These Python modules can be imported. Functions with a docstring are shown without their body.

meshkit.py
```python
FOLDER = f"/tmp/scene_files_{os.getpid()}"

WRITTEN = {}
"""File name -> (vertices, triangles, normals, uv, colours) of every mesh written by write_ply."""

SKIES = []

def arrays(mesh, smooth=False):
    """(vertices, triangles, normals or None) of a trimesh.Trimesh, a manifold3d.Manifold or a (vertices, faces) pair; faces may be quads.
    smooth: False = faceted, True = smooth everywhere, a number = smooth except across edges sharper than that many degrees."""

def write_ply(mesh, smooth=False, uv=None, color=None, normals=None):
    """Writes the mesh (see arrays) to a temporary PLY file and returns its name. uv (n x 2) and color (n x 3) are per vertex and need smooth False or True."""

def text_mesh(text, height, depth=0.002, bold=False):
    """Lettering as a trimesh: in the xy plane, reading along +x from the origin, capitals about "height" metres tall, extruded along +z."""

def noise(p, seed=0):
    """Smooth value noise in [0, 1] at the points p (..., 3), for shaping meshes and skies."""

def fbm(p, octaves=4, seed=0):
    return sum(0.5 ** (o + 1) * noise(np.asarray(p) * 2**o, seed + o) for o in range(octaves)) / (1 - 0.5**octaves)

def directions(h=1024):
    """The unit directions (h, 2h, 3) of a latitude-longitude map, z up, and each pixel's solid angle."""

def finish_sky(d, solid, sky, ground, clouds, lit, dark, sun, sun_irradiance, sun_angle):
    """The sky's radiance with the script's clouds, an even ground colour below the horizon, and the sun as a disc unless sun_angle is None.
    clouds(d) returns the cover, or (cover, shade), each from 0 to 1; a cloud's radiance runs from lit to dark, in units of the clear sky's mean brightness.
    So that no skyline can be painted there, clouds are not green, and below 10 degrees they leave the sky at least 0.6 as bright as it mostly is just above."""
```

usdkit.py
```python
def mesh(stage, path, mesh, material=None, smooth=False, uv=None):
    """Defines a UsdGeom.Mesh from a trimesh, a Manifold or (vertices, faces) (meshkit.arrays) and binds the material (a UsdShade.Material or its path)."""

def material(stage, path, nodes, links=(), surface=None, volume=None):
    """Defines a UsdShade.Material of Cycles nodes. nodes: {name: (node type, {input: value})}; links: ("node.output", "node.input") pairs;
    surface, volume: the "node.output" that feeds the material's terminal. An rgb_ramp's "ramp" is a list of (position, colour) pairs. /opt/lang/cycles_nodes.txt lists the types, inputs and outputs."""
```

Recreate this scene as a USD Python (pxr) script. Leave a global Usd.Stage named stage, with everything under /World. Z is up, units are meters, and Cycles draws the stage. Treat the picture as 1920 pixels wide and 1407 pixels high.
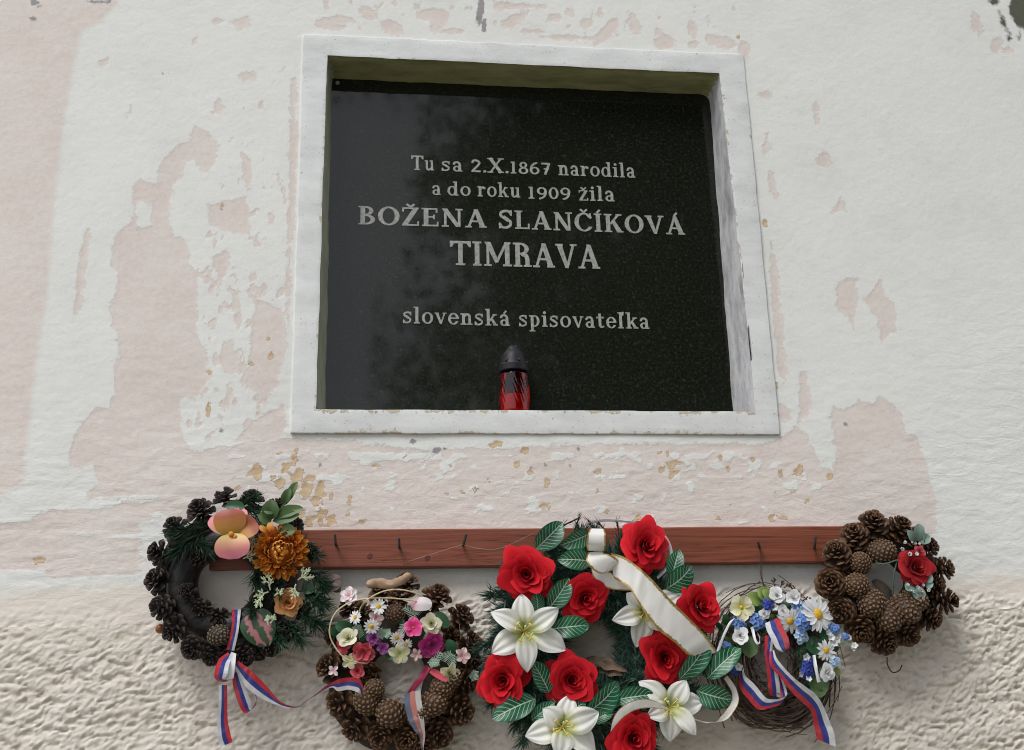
import math, random
import numpy as np
import trimesh
import usdkit, meshkit
from pxr import Usd, UsdGeom, UsdLux, UsdShade, Gf, Sdf, Vt
from shapely.geometry import LineString, Polygon, Point, box as sbox
from shapely.ops import unary_union
from shapely import affinity

stage = Usd.Stage.CreateInMemory()
UsdGeom.SetStageUpAxis(stage, "Z")
UsdGeom.SetStageMetersPerUnit(stage, 1.0)
world = UsdGeom.Xform.Define(stage, "/World")
stage.SetDefaultPrim(world.GetPrim())
UsdGeom.Scope.Define(stage, "/World/Looks")

# ------------------------------------------------------------------ camera
FPX = 2069.47                                   # focal length in pixels of a 1920 px wide picture
PITCH, YAW, ROLL = 0.2833, 0.1297, -0.0270
ZF = 1.986                                      # height of the lower edge of the niche surround
CAM = np.array([-0.2574, -1.6376, ZF - 0.3858])
_fw = np.array([math.sin(YAW) * math.cos(PITCH), math.cos(YAW) * math.cos(PITCH), math.sin(PITCH)])
_r = np.array([math.cos(YAW), -math.sin(YAW), 0.0])
_u = np.cross(_r, _fw)
RT = math.cos(ROLL) * _r + math.sin(ROLL) * _u
UP = -math.sin(ROLL) * _r + math.cos(ROLL) * _u
cam = UsdGeom.Camera.Define(stage, "/World/camera")
cam.CreateHorizontalApertureAttr(36.0)
cam.CreateVerticalApertureAttr(36.0 * 750 / 1024)
cam.CreateFocalLengthAttr(36.0 * FPX / 1920)
cam.CreateClippingRangeAttr(Gf.Vec2f(0.05, 2000))
m4 = np.eye(4)
m4[0, :3], m4[1, :3], m4[2, :3], m4[3, :3] = RT, UP, -_fw, CAM
cam.AddTransformOp().Set(Gf.Matrix4d(*m4.ravel().tolist()))
cam.CreateExposureAttr(EXPOSURE := 0.80)

# ------------------------------------------------------------------ sky and sun (overcast)
SUN = np.array([-0.42, -0.50, 0.86]); SUN /= np.linalg.norm(SUN)
sky_mat = usdkit.material(stage, "/World/Looks/sky_look", {
    "tc": ("texture_coordinate", {}),
    "sky": ("sky_texture", {"sky_type": "single_scattering", "sun_disc": False, "sun_elevation": float(math.asin(SUN[2])),
                            "sun_rotation": float(math.atan2(SUN[0], SUN[1]))}),
    "n": ("noise_texture", {"scale": 2.2, "detail": 5.0, "roughness": 0.55}),
    "ramp": ("rgb_ramp", {"ramp": [(0.0, (5.5, 5.75, 6.35)), (0.45, (7.25, 7.5, 8.0)), (1.0, (10.0, 10.15, 10.4))]}),
    "mix": ("mix_color", {"fac": 0.88}),
    "bg": ("background_shader", {"strength": 0.09}),
}, [("tc.generated", "n.vector"), ("n.fac", "ramp.fac"), ("sky.color", "mix.a"), ("ramp.color", "mix.b"), ("mix.result", "bg.color")], surface="bg.background")
dome = UsdLux.DomeLight.Define(stage, "/World/sky")
UsdShade.MaterialBindingAPI.Apply(dome.GetPrim()).Bind(sky_mat)
dome.GetPrim().SetCustomDataByKey("kind", "structure")
sun = UsdLux.DistantLight.Define(stage, "/World/sun")
sun.CreateIntensityAttr(0.34)
sun.CreateAngleAttr(24.0)
sun.CreateNormalizeAttr(True)
sun.CreateColorAttr(Gf.Vec3f(1.0, 0.975, 0.945))
_z = SUN; _x = np.cross([0, 0, 1.0], _z); _x /= np.linalg.norm(_x); _y = np.cross(_z, _x)
ml = np.eye(4); ml[0, :3], ml[1, :3], ml[2, :3] = _x, _y, _z
sun.AddTransformOp().Set(Gf.Matrix4d(*ml.ravel().tolist()))

# ------------------------------------------------------------------ helpers: measuring on the wall
def ray(px, py):
    d = _fw + RT * (px - 960) / FPX - UP * (py - 703.5) / FPX
    return d

def at(px, py, out=0.0):
    """The point OUT metres in front of the wall face (y = 0) on the line of sight measured in the photograph."""
    d = ray(px, py)
    return CAM + d * ((-out - CAM[1]) / d[1])

def project(X):
    d = np.asarray(X, float) - CAM
    z = d @ _fw
    return np.stack([960 + FPX * (d @ RT) / z, 703.5 - FPX * (d @ UP) / z], -1)

def size(px, p):
    return px * ((np.asarray(p) - CAM) @ _fw) / FPX

def unit(v):
    v = np.asarray(v, float)
    return v / max(np.linalg.norm(v), 1e-12)

# ------------------------------------------------------------------ helpers: prims
_used = {}
def numbered(parent, name):
    key = f"{parent}/{name}"
    k = _used.get(key, -1) + 1
    _used[key] = k
    return key if k == 0 else f"{key}_{k:03d}"

class Node:
    def __init__(self, path, origin):
        self.path, self.origin = path, np.asarray(origin, float)
    @property
    def prim(self):
        return stage.GetPrimAtPath(self.path)

def thing(name, label, cat, origin=(0, 0, 0), group=None, kind=None):
    path = numbered("/World", name)
    x = UsdGeom.Xform.Define(stage, path)
    x.AddTranslateOp().Set(Gf.Vec3d(*map(float, origin)))
    p = x.GetPrim()
    for k, v in (("label", label), ("category", cat), ("group", group), ("kind", kind)):
        if v:
            p.SetCustomDataByKey(k, v)
    return Node(path, origin)

def part(parent, name, label=None):
    path = numbered(parent.path, name)
    UsdGeom.Xform.Define(stage, path)
    if label:
        stage.GetPrimAtPath(path).SetCustomDataByKey("label", label)
    return Node(path, parent.origin)

def obj(parent, name, mesh, mat, smooth=False, uv=None, fields=None, label=None, kind=None):
    """One Mesh under parent; the mesh is given in world coordinates."""
    path = numbered(parent.path, name)
    v, f = (np.asarray(mesh.vertices), np.asarray(mesh.faces)) if hasattr(mesh, "faces") else (np.asarray(mesh[0], float), np.asarray(mesh[1], int))
    m = usdkit.mesh(stage, path, (v - parent.origin, f), LOOK[mat], smooth=smooth, uv=uv)
    for k, a in (fields or {}).items():
        UsdGeom.PrimvarsAPI(m).CreatePrimvar(k, Sdf.ValueTypeNames.FloatArray, "vertex").Set(Vt.FloatArray.FromNumpy(np.asarray(a, np.float32)))
    m.CreateDoubleSidedAttr(True)
    if label:
        m.GetPrim().SetCustomDataByKey("label", label)
    if kind:
        m.GetPrim().SetCustomDataByKey("kind", kind)
    return Node(path, parent.origin)

def join(parts):
    """Joins (vertices, triangles[, per-vertex field]) tuples."""
    vs, fs, ts, n = [], [], [], 0
    for q in parts:
        vs.append(q[0]); fs.append(np.asarray(q[1]) + n); n += len(q[0])
        if len(q) > 2:
            ts.append(q[2])
    out = [np.vstack(vs), np.vstack(fs)]
    if ts:
        out.append(np.concatenate(ts))
    return tuple(out)

# ------------------------------------------------------------------ looks
LOOK = {}
def look(name, nodes, links, surface="p.BSDF"):
    LOOK[name] = usdkit.material(stage, f"/World/Looks/{name}", nodes, links, surface=surface)

def simple(name, col, rough=0.6, var=0.12, scale=60.0, metallic=0.0, spec=0.4, bump=0.0, translucent=0.0, sheen=0.0):
    c = np.array(col)
    nodes = {"g": ("geometry", {}), "n": ("noise_texture", {"scale": scale, "detail": 4.0, "roughness": 0.6}),
             "r": ("rgb_ramp", {"ramp": [(0.25, c * (1 - 2 * var)), (0.75, np.minimum(c * (1 + 2 * var), 0.95))]}),
             "p": ("principled_bsdf", {"roughness": rough, "metallic": metallic, "specular_ior_level": spec, "sheen_weight": sheen})}
    links = [("g.position", "n.vector"), ("n.fac", "r.fac"), ("r.color", "p.base_color")]
    surface = "p.BSDF"
    if bump:
        nodes["b"] = ("bump", {"strength": bump, "distance": 0.002})
        links += [("n.fac", "b.height"), ("b.normal", "p.normal")]
    if translucent:
        nodes["t"] = ("translucent_bsdf", {})
        nodes["mx"] = ("mix_closure", {"fac": translucent})
        links += [("r.color", "t.color"), ("p.BSDF", "mx.closure1"), ("t.BSDF", "mx.closure2")]
        surface = "mx.closure"
    look(name, nodes, links, surface)

def graded(name, stops, field="t", rough=0.6, var=0.25, scale=90.0, translucent=0.0, spec=0.4, sheen=0.0, vary=0.16):
    """Colour that runs along a primvar of the mesh (a petal's or a scale's own colouring), broken up by noise."""
    nodes = {"a": ("attribute", {"attribute": field}), "g": ("geometry", {}),
             "n": ("noise_texture", {"scale": scale, "detail": 4.0, "roughness": 0.6}),
             "ma": ("math", {"math_type": "multiply_add", "value2": var, "value3": -var / 2}),
             "ad": ("math", {"math_type": "add"}),
             "oi": ("object_info", {}), "mr": ("map_range", {"to_min": 1.0 - vary, "to_max": 1.0 + vary * 0.7}), "hs": ("hsv", {}),
             "r": ("rgb_ramp", {"ramp": stops}),
             "p": ("principled_bsdf", {"roughness": rough, "specular_ior_level": spec, "sheen_weight": sheen})}
    links = [("g.position", "n.vector"), ("n.fac", "ma.value1"), ("ma.value", "ad.value1"), ("a.fac", "ad.value2"), ("ad.value", "r.fac"), ("oi.random", "mr.value"), ("mr.result", "hs.value"), ("r.color", "hs.color"), ("hs.color", "p.base_color")]
    surface = "p.BSDF"
    if translucent:
        nodes["tr"] = ("translucent_bsdf", {})
        nodes["mx"] = ("mix_closure", {"fac": translucent})
        links += [("hs.color", "tr.color"), ("p.BSDF", "mx.closure1"), ("tr.BSDF", "mx.closure2")]
        surface = "mx.closure"
    look(name, nodes, links, surface)

WHITE_PAINT, PINK, OCHRE, GREYP = (0.71, 0.713, 0.682), (0.66, 0.58, 0.535), (0.57, 0.43, 0.28), (0.30, 0.29, 0.30)

def wall_look(name):
    nodes = {
        "g": ("geometry", {}),
        "peel": ("attribute", {"attribute": "peel"}), "och": ("attribute", {"attribute": "ochre"}), "gry": ("attribute", {"attribute": "grey"}), "mos": ("attribute", {"attribute": "moss"}),
        "n1": ("noise_texture", {"scale": 48.0, "detail": 8.0, "roughness": 0.72}),
        "k1": ("math", {"math_type": "multiply_add", "value2": 3.6, "value3": -1.8}),
        "n6": ("noise_texture", {"scale": 190.0, "detail": 5.0, "roughness": 0.7}), "k6": ("math", {"math_type": "multiply_add", "value2": 0.9, "value3": -0.45}), "s6": ("math", {"math_type": "add"}),
        "st": ("attribute", {"attribute": "strip"}), "sk": ("math", {"math_type": "multiply_add", "value2": 0.35}), "sf": ("map_range", {"range_type": "smoothstep", "from_min": -0.75, "from_max": 0.55, "clamp": True}), "fm": ("math", {"math_type": "maximum"}),
        "s1": ("math", {"math_type": "add"}),
        "f1": ("map_range", {"from_min": -0.10, "from_max": 0.10, "clamp": True}), "fd": ("map_range", {"from_min": 0.30, "from_max": 0.62, "to_min": 0.62, "to_max": 1.0, "clamp": True}), "fx": ("math", {"math_type": "multiply"}),
        "n2": ("noise_texture", {"scale": 120.0, "detail": 6.0, "roughness": 0.6}),
        "k2": ("math", {"math_type": "multiply_add", "value2": 1.6, "value3": -0.8}),
        "s2": ("math", {"math_type": "add"}), "f2": ("map_range", {"from_min": -0.02, "from_max": 0.03, "clamp": True}),
        "s3": ("math", {"math_type": "add"}), "f3": ("map_range", {"from_min": -0.05, "from_max": 0.15, "clamp": True}),
        "s4": ("math", {"math_type": "add"}), "f4": ("map_range", {"from_min": -0.1, "from_max": 0.5, "clamp": True}),
        # colour variation of the two coats
        "n3": ("noise_texture", {"scale": 9.0, "detail": 8.0, "roughness": 0.65}),
        "cw": ("rgb_ramp", {"ramp": [(0.25, (0.655, 0.665, 0.635)), (0.5, WHITE_PAINT), (0.75, (0.73, 0.733, 0.705))]}),
        "cp": ("rgb_ramp", {"ramp": [(0.25, (0.615, 0.53, 0.485)), (0.5, PINK), (0.75, (0.685, 0.615, 0.575))]}),
        "foot": ("attribute", {"attribute": "foot"}), "mf": ("mix_color", {"b": (0.715, 0.655, 0.585)}), "m1": ("mix_color", {}), "m2": ("mix_color", {"b": OCHRE}), "m3": ("mix_color", {"b": GREYP}), "m4": ("mix_color", {"b": (0.095, 0.10, 0.075)}),
        # dust specks
        "n5": ("noise_texture", {"scale": 260.0, "detail": 3.0, "roughness": 0.7}),
        "r5": ("rgb_ramp", {"ramp": [(0.0, (0.80, 0.78, 0.74)), (0.33, (0.93, 0.92, 0.91)), (0.42, (1, 1, 1))]}),
        "m5": ("mix_color", {"blend_type": "multiply", "fac": 1.0}),
        # relief: coat thickness, trowel strokes, grain
        "mp": ("mapping", {"scale": (26.0, 26.0, 66.0), "rotation": (0.0, 0.10, 0.0)}),
        "n4": ("noise_texture", {"scale": 1.0, "detail": 5.0, "roughness": 0.6, "distortion": 0.6}),
        "h1": ("math", {"math_type": "multiply_add", "value2": -0.13}),
        "h2": ("math", {"math_type": "multiply_add", "value2": 0.5}),
        "str": ("attribute", {"attribute": "strokes"}),
        "h3": ("math", {"math_type": "multiply"}),
        "h4": ("math", {"math_type": "add"}),
        "b": ("bump", {"strength": 0.75, "distance": 0.0022}),
        "p": ("principled_bsdf", {"roughness": 0.88, "specular_ior_level": 0.2}),
    }
    links = [("g.position", x + ".vector") for x in ("n1", "n2", "n3", "n5", "n6", "mp")] + [
        ("n1.fac", "k1.value1"), ("k1.value", "s1.value1"), ("peel.fac", "s1.value2"), ("n6.fac", "k6.value1"), ("s1.value", "s6.value1"), ("k6.value", "s6.value2"), ("s6.value", "f1.value"), ("k1.value", "sk.value1"), ("st.fac", "sk.value3"), ("sk.value", "sf.value"), ("sf.result", "fm.value1"), ("f1.result", "fm.value2"),
        ("n2.fac", "k2.value1"), ("k2.value", "s2.value1"), ("och.fac", "s2.value2"), ("s2.value", "f2.value"),
        ("k2.value", "s3.value1"), ("gry.fac", "s3.value2"), ("s3.value", "f3.value"),
        ("k1.value", "s4.value1"), ("mos.fac", "s4.value2"), ("s4.value", "f4.value"),
        ("n3.fac", "cw.fac"), ("n3.fac", "cp.fac"), ("cw.color", "m1.a"), ("cp.color", "m1.b"), ("n2.fac", "fd.value"), ("fm.value", "fx.value1"), ("fd.result", "fx.value2"), ("fx.value", "m1.fac"),
        ("m1.result", "mf.a"), ("foot.fac", "mf.fac"), ("mf.result", "m2.a"), ("f2.result", "m2.fac"), ("m2.result", "m3.a"), ("f3.result", "m3.fac"), ("m3.result", "m4.a"), ("f4.result", "m4.fac"),
        ("n5.fac", "r5.fac"), ("m4.result", "m5.a"), ("r5.color", "m5.b"), ("m5.result", "p.base_color"),
        ("mp.vector", "n4.vector"), ("f1.result", "h1.value1"), ("n2.fac", "h2.value1"), ("h2.value", "h1.value3"),
        ("f2.result", "h2.value3"), ("n4.fac", "h3.value1"), ("str.fac", "h3.value2"), ("h1.value", "h4.value1"), ("h3.value", "h4.value2"),
        ("h4.value", "b.height"), ("b.normal", "p.normal")]
    nodes["h2"] = ("math", {"math_type": "multiply_add", "value2": 0.35})
    look(name, nodes, links)

wall_look("limewash")

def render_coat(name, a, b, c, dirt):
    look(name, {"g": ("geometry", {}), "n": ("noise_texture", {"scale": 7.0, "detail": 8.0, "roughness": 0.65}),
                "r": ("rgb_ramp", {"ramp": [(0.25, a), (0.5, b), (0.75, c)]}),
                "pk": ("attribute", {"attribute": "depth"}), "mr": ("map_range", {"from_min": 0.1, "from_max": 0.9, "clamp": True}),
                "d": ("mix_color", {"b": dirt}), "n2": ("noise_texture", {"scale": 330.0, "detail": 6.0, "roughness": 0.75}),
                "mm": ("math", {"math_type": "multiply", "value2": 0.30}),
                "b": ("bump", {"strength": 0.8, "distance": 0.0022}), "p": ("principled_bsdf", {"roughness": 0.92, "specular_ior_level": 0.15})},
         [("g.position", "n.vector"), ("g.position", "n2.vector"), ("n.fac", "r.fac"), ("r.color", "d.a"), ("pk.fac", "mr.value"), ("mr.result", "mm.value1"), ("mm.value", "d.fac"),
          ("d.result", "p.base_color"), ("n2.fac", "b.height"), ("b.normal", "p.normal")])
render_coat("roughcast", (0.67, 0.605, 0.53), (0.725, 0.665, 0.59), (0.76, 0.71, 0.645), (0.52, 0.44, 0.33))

def surround_look(name, base, chip, streak, chips=0.5, fine=0.0, cracks=False):
    look(name, {"cm": ("math", {"math_type": "multiply", "value2": 1.0 if cracks else 0.0}), "nv": ("noise_texture", {"scale": 26.0, "detail": 4.0, "roughness": 0.6}), "rv": ("rgb_ramp", {"ramp": [(0.57, (0, 0, 0)), (0.68, (0.7, 0.7, 0.7))]}), "lt": ("map_range", {"from_min": 0.010, "from_max": 0.028, "to_min": 0.6, "to_max": 0.0, "clamp": True}), "wp": ("mix_vector", {"fac": 0.035}), "lm": ("math", {"math_type": "multiply"}), "mc": ("mix_color", {"b": (0.30, 0.25, 0.18)}), "sp": ("noise_texture", {"scale": 320.0, "detail": 2.0}), "rs": ("rgb_ramp", {"ramp": [(0.26, (0.55, 0.48, 0.38)), (0.31, (1, 1, 1))]}), "ms": ("mix_color", {"blend_type": "multiply", "fac": 1.0}), "g": ("geometry", {}), "n": ("noise_texture", {"scale": 70.0, "detail": 7.0, "roughness": 0.65}),
                "e": ("attribute", {"attribute": "edge"}), "ad": ("math", {"math_type": "multiply_add", "value2": 0.22}),
                "r": ("rgb_ramp", {"ramp": [(chips + 0.13, (0, 0, 0)), (chips + 0.16, (1, 1, 1))]}),
                "mp": ("mapping", {"scale": streak}), "n2": ("noise_texture", {"scale": 1.0, "detail": 6.0, "roughness": 0.7}),
                "c": ("rgb_ramp", {"ramp": [(0.3, np.array(base) * (0.86 - fine)), (0.6, base), (0.75, np.array(base) * 1.04)]}),
                "v": ("voronoi_texture", {"feature": "distance_to_edge", "scale": 42.0}),
                "m": ("mix_color", {"b": chip}), "hh": ("math", {"math_type": "multiply_add", "value2": -0.6}),
                "b": ("bump", {"strength": 0.6, "distance": 0.0015}), "p": ("principled_bsdf", {"roughness": 0.8, "specular_ior_level": 0.25})},
         [("g.position", "n.vector"), ("g.position", "mp.vector"), ("mp.vector", "n2.vector"), ("e.fac", "ad.value1"), ("n.fac", "ad.value3"), ("ad.value", "r.fac"),
          ("n2.fac", "c.fac"), ("c.color", "m.a"), ("r.color", "m.fac"), ("g.position", "wp.a"), ("n.color", "wp.b"), ("wp.result", "v.vector"), ("v.distance", "lt.value"), ("g.position", "nv.vector"), ("nv.fac", "rv.fac"), ("lt.result", "lm.value1"), ("rv.color", "lm.value2"), ("lm.value", "cm.value1"), ("m.result", "mc.a"), ("cm.value", "mc.fac"), ("g.position", "sp.vector"), ("sp.fac", "rs.fac"), ("mc.result", "ms.a"), ("rs.color", "ms.b"), ("ms.result", "p.base_color"), ("r.color", "hh.value1"), ("n2.fac", "hh.value3"), ("hh.value", "b.height"), ("b.normal", "p.normal")])
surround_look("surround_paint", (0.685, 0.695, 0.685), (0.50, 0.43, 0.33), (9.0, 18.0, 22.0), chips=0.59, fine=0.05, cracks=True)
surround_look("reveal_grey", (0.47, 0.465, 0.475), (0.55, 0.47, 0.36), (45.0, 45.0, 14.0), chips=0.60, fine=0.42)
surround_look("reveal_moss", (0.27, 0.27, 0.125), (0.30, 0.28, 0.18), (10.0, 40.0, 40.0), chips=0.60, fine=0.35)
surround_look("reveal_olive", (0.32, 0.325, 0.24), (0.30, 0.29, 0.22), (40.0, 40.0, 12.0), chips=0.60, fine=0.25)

look("granite", {"g": ("geometry", {}), "n": ("noise_texture", {"scale": 230.0, "detail": 5.0, "roughness": 0.75}),
                 "r": ("rgb_ramp", {"ramp": [(0.35, (0.004, 0.005, 0.0038)), (0.58, (0.011, 0.013, 0.0085)), (0.70, (0.04, 0.042, 0.034))]}),
                 "n2": ("noise_texture", {"scale": 120.0, "detail": 7.0, "roughness": 0.85}),
                 "r2": ("rgb_ramp", {"ramp": [(0.56, (0, 0, 0)), (0.66, (0.022, 0.024, 0.017)), (0.76, (0.13, 0.13, 0.12))]}),
                 "ad": ("mix_color", {"blend_type": "add", "fac": 1.0}),
                 "rr": ("map_range", {"from_min": 0.3, "from_max": 0.7, "to_min": 0.03, "to_max": 0.075}),
                 "p": ("principled_bsdf", {"specular_ior_level": 0.37})},
     [("g.position", "n.vector"), ("g.position", "n2.vector"), ("n.fac", "r.fac"), ("n2.fac", "r2.fac"), ("r.color", "ad.a"), ("r2.color", "ad.b"), ("ad.result", "p.base_color"), ("n.fac", "rr.value"), ("rr.result", "p.roughness")])
simple("silver_letter", (0.29, 0.29, 0.27), 0.55, var=0.22, scale=260, spec=0.4)
simple("iron", (0.022, 0.019, 0.018), 0.6, var=0.25, scale=300, spec=0.4)
simple("rusty_wire", (0.045, 0.028, 0.02), 0.7, var=0.3, scale=300)
simple("lid_plastic", (0.013, 0.012, 0.015), 0.5, var=0.1, spec=0.3)
simple("red_candle", (0.78, 0.014, 0.016), 0.35, var=0.1, spec=0.5)
look("red_glass", {"fr": ("fresnel", {"IOR": 1.5}), "t": ("transparent_bsdf", {"color": (0.80, 0.11, 0.11)}), "gl": ("glossy_bsdf", {"roughness": 0.05, "color": (1, 1, 1)}), "m": ("mix_closure", {})},
     [("fr.fac", "m.fac"), ("t.BSDF", "m.closure1"), ("gl.BSDF", "m.closure2")], surface="m.closure")
look("stained_wood", {"g": ("geometry", {}), "mp": ("mapping", {"scale": (3.0, 20.0, 48.0)}), "n": ("noise_texture", {"scale": 1.0, "detail": 3.0, "roughness": 0.5, "distortion": 1.0}),
                      "w": ("math", {"math_type": "multiply", "value2": 11.0}), "fr": ("math", {"math_type": "pingpong", "value2": 1.0}),
                      "mp2": ("mapping", {"scale": (14.0, 100.0, 500.0)}), "n2": ("noise_texture", {"scale": 1.0, "detail": 3.0}),
                      "hf": ("math", {"math_type": "multiply", "value2": 0.45}), "ad": ("math", {"math_type": "multiply_add", "value2": 0.7}),
                      "r": ("rgb_ramp", {"ramp": [(0.22, (0.065, 0.018, 0.011)), (0.38, (0.17, 0.047, 0.025)), (0.8, (0.225, 0.066, 0.035)), (1.0, (0.28, 0.09, 0.05))]}),
                      "b": ("bump", {"strength": 0.3, "distance": 0.001}), "p": ("principled_bsdf", {"roughness": 0.5, "specular_ior_level": 0.4})},
     [("g.position", "mp.vector"), ("mp.vector", "n.vector"), ("n.fac", "w.value1"), ("w.value", "fr.value1"), ("g.position", "mp2.vector"), ("mp2.vector", "n2.vector"),
      ("fr.value", "hf.value1"), ("n2.fac", "ad.value1"), ("hf.value", "ad.value3"), ("ad.value", "r.fac"), ("r.color", "p.base_color"), ("ad.value", "b.height"), ("b.normal", "p.normal")])

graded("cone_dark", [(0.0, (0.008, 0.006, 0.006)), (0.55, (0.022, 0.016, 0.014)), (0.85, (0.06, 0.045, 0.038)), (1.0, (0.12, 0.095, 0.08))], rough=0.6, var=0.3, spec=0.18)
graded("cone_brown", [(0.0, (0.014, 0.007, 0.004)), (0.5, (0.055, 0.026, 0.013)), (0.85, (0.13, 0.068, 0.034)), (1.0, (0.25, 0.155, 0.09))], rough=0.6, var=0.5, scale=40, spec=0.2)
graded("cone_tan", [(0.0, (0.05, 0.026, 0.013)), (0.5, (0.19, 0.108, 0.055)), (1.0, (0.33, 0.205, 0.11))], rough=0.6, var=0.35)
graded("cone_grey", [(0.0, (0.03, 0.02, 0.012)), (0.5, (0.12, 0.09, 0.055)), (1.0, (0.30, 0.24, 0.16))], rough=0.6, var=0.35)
simple("foam_ring", (0.012, 0.0095, 0.0095), 0.40, var=0.4, scale=70, spec=0.25, bump=1.0)
simple("moss_ring", (0.03, 0.022, 0.014), 0.8, var=0.3, scale=120, bump=0.8)
graded("fir", [(0.0, (0.02, 0.04, 0.026)), (0.45, (0.05, 0.115, 0.082)), (1.0, (0.19, 0.28, 0.23))], rough=0.6, var=0.5, scale=25, spec=0.2)
graded("dark_needle", [(0.0, (0.008, 0.018, 0.009)), (0.5, (0.015, 0.048, 0.022)), (1.0, (0.03, 0.09, 0.045))], rough=0.4, var=0.4, scale=30)
graded("red_petal", [(0.0, (0.12, 0.001, 0.004)), (0.4, (0.36, 0.003, 0.009)), (0.8, (0.52, 0.006, 0.014)), (1.0, (0.60, 0.014, 0.024))], rough=0.8, var=0.4, scale=80, translucent=0.06, spec=0.2)
graded("dull_red_petal", [(0.0, (0.08, 0.002, 0.004)), (0.5, (0.24, 0.006, 0.01)), (1.0, (0.38, 0.02, 0.025))], rough=0.85, var=0.35, scale=60, translucent=0.1, spec=0.2)
graded("lily_petal", [(0.0, (0.28, 0.36, 0.06)), (0.22, (0.55, 0.58, 0.28)), (0.42, (0.76, 0.76, 0.68)), (1.0, (0.80, 0.795, 0.77))], rough=0.55, var=0.08, translucent=0.2)
simple("stamen", (0.68, 0.50, 0.13), 0.6, var=0.2)
simple("pistil", (0.55, 0.60, 0.28), 0.6, var=0.15)
graded("orchid_top", [(0.0, (0.50, 0.38, 0.06)), (0.35, (0.62, 0.30, 0.07)), (0.75, (0.42, 0.13, 0.06)), (1.0, (0.48, 0.14, 0.12))], rough=0.5, var=0.25, scale=40, translucent=0.15)
graded("orchid_lip", [(0.0, (0.62, 0.52, 0.16)), (0.35, (0.65, 0.36, 0.20)), (0.7, (0.62, 0.22, 0.22)), (1.0, (0.62, 0.20, 0.27))], rough=0.5, var=0.22, scale=40, translucent=0.15)
graded("orange_floret", [(0.0, (0.25, 0.04, 0.004)), (0.45, (0.60, 0.19, 0.02)), (0.8, (0.74, 0.38, 0.07)), (1.0, (0.66, 0.22, 0.04))], rough=0.5, var=0.3, scale=70, translucent=0.12)
graded("apricot_petal", [(0.0, (0.45, 0.10, 0.015)), (0.5, (0.62, 0.26, 0.07)), (1.0, (0.68, 0.36, 0.15))], rough=0.6, var=0.2, translucent=0.15)
graded("green_leaf", [(0.0, (0.045, 0.095, 0.028)), (0.6, (0.075, 0.135, 0.045)), (1.0, (0.13, 0.20, 0.085))], rough=0.5, var=0.35, scale=50, translucent=0.12)
graded("deep_leaf", [(0.0, (0.012, 0.045, 0.018)), (0.6, (0.02, 0.085, 0.03)), (1.0, (0.035, 0.12, 0.05))], rough=0.45, var=0.35, scale=50, translucent=0.1)
graded("lime_leaf", [(0.0, (0.13, 0.22, 0.04)), (0.6, (0.26, 0.38, 0.09)), (1.0, (0.38, 0.48, 0.17))], rough=0.5, var=0.35, scale=50, translucent=0.2)
graded("eucalyptus", [(0.0, (0.10, 0.16, 0.13)), (0.6, (0.17, 0.26, 0.22)), (1.0, (0.25, 0.35, 0.31))], rough=0.55, var=0.3, translucent=0.12)
graded("cream_petal", [(0.0, (0.50, 0.52, 0.14)), (0.5, (0.72, 0.70, 0.45)), (1.0, (0.78, 0.76, 0.60))], rough=0.6, var=0.2, translucent=0.2)
graded("white_petal", [(0.0, (0.62, 0.64, 0.55)), (0.4, (0.80, 0.80, 0.79)), (1.0, (0.83, 0.83, 0.84))], rough=0.6, var=0.1, translucent=0.2)
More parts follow.
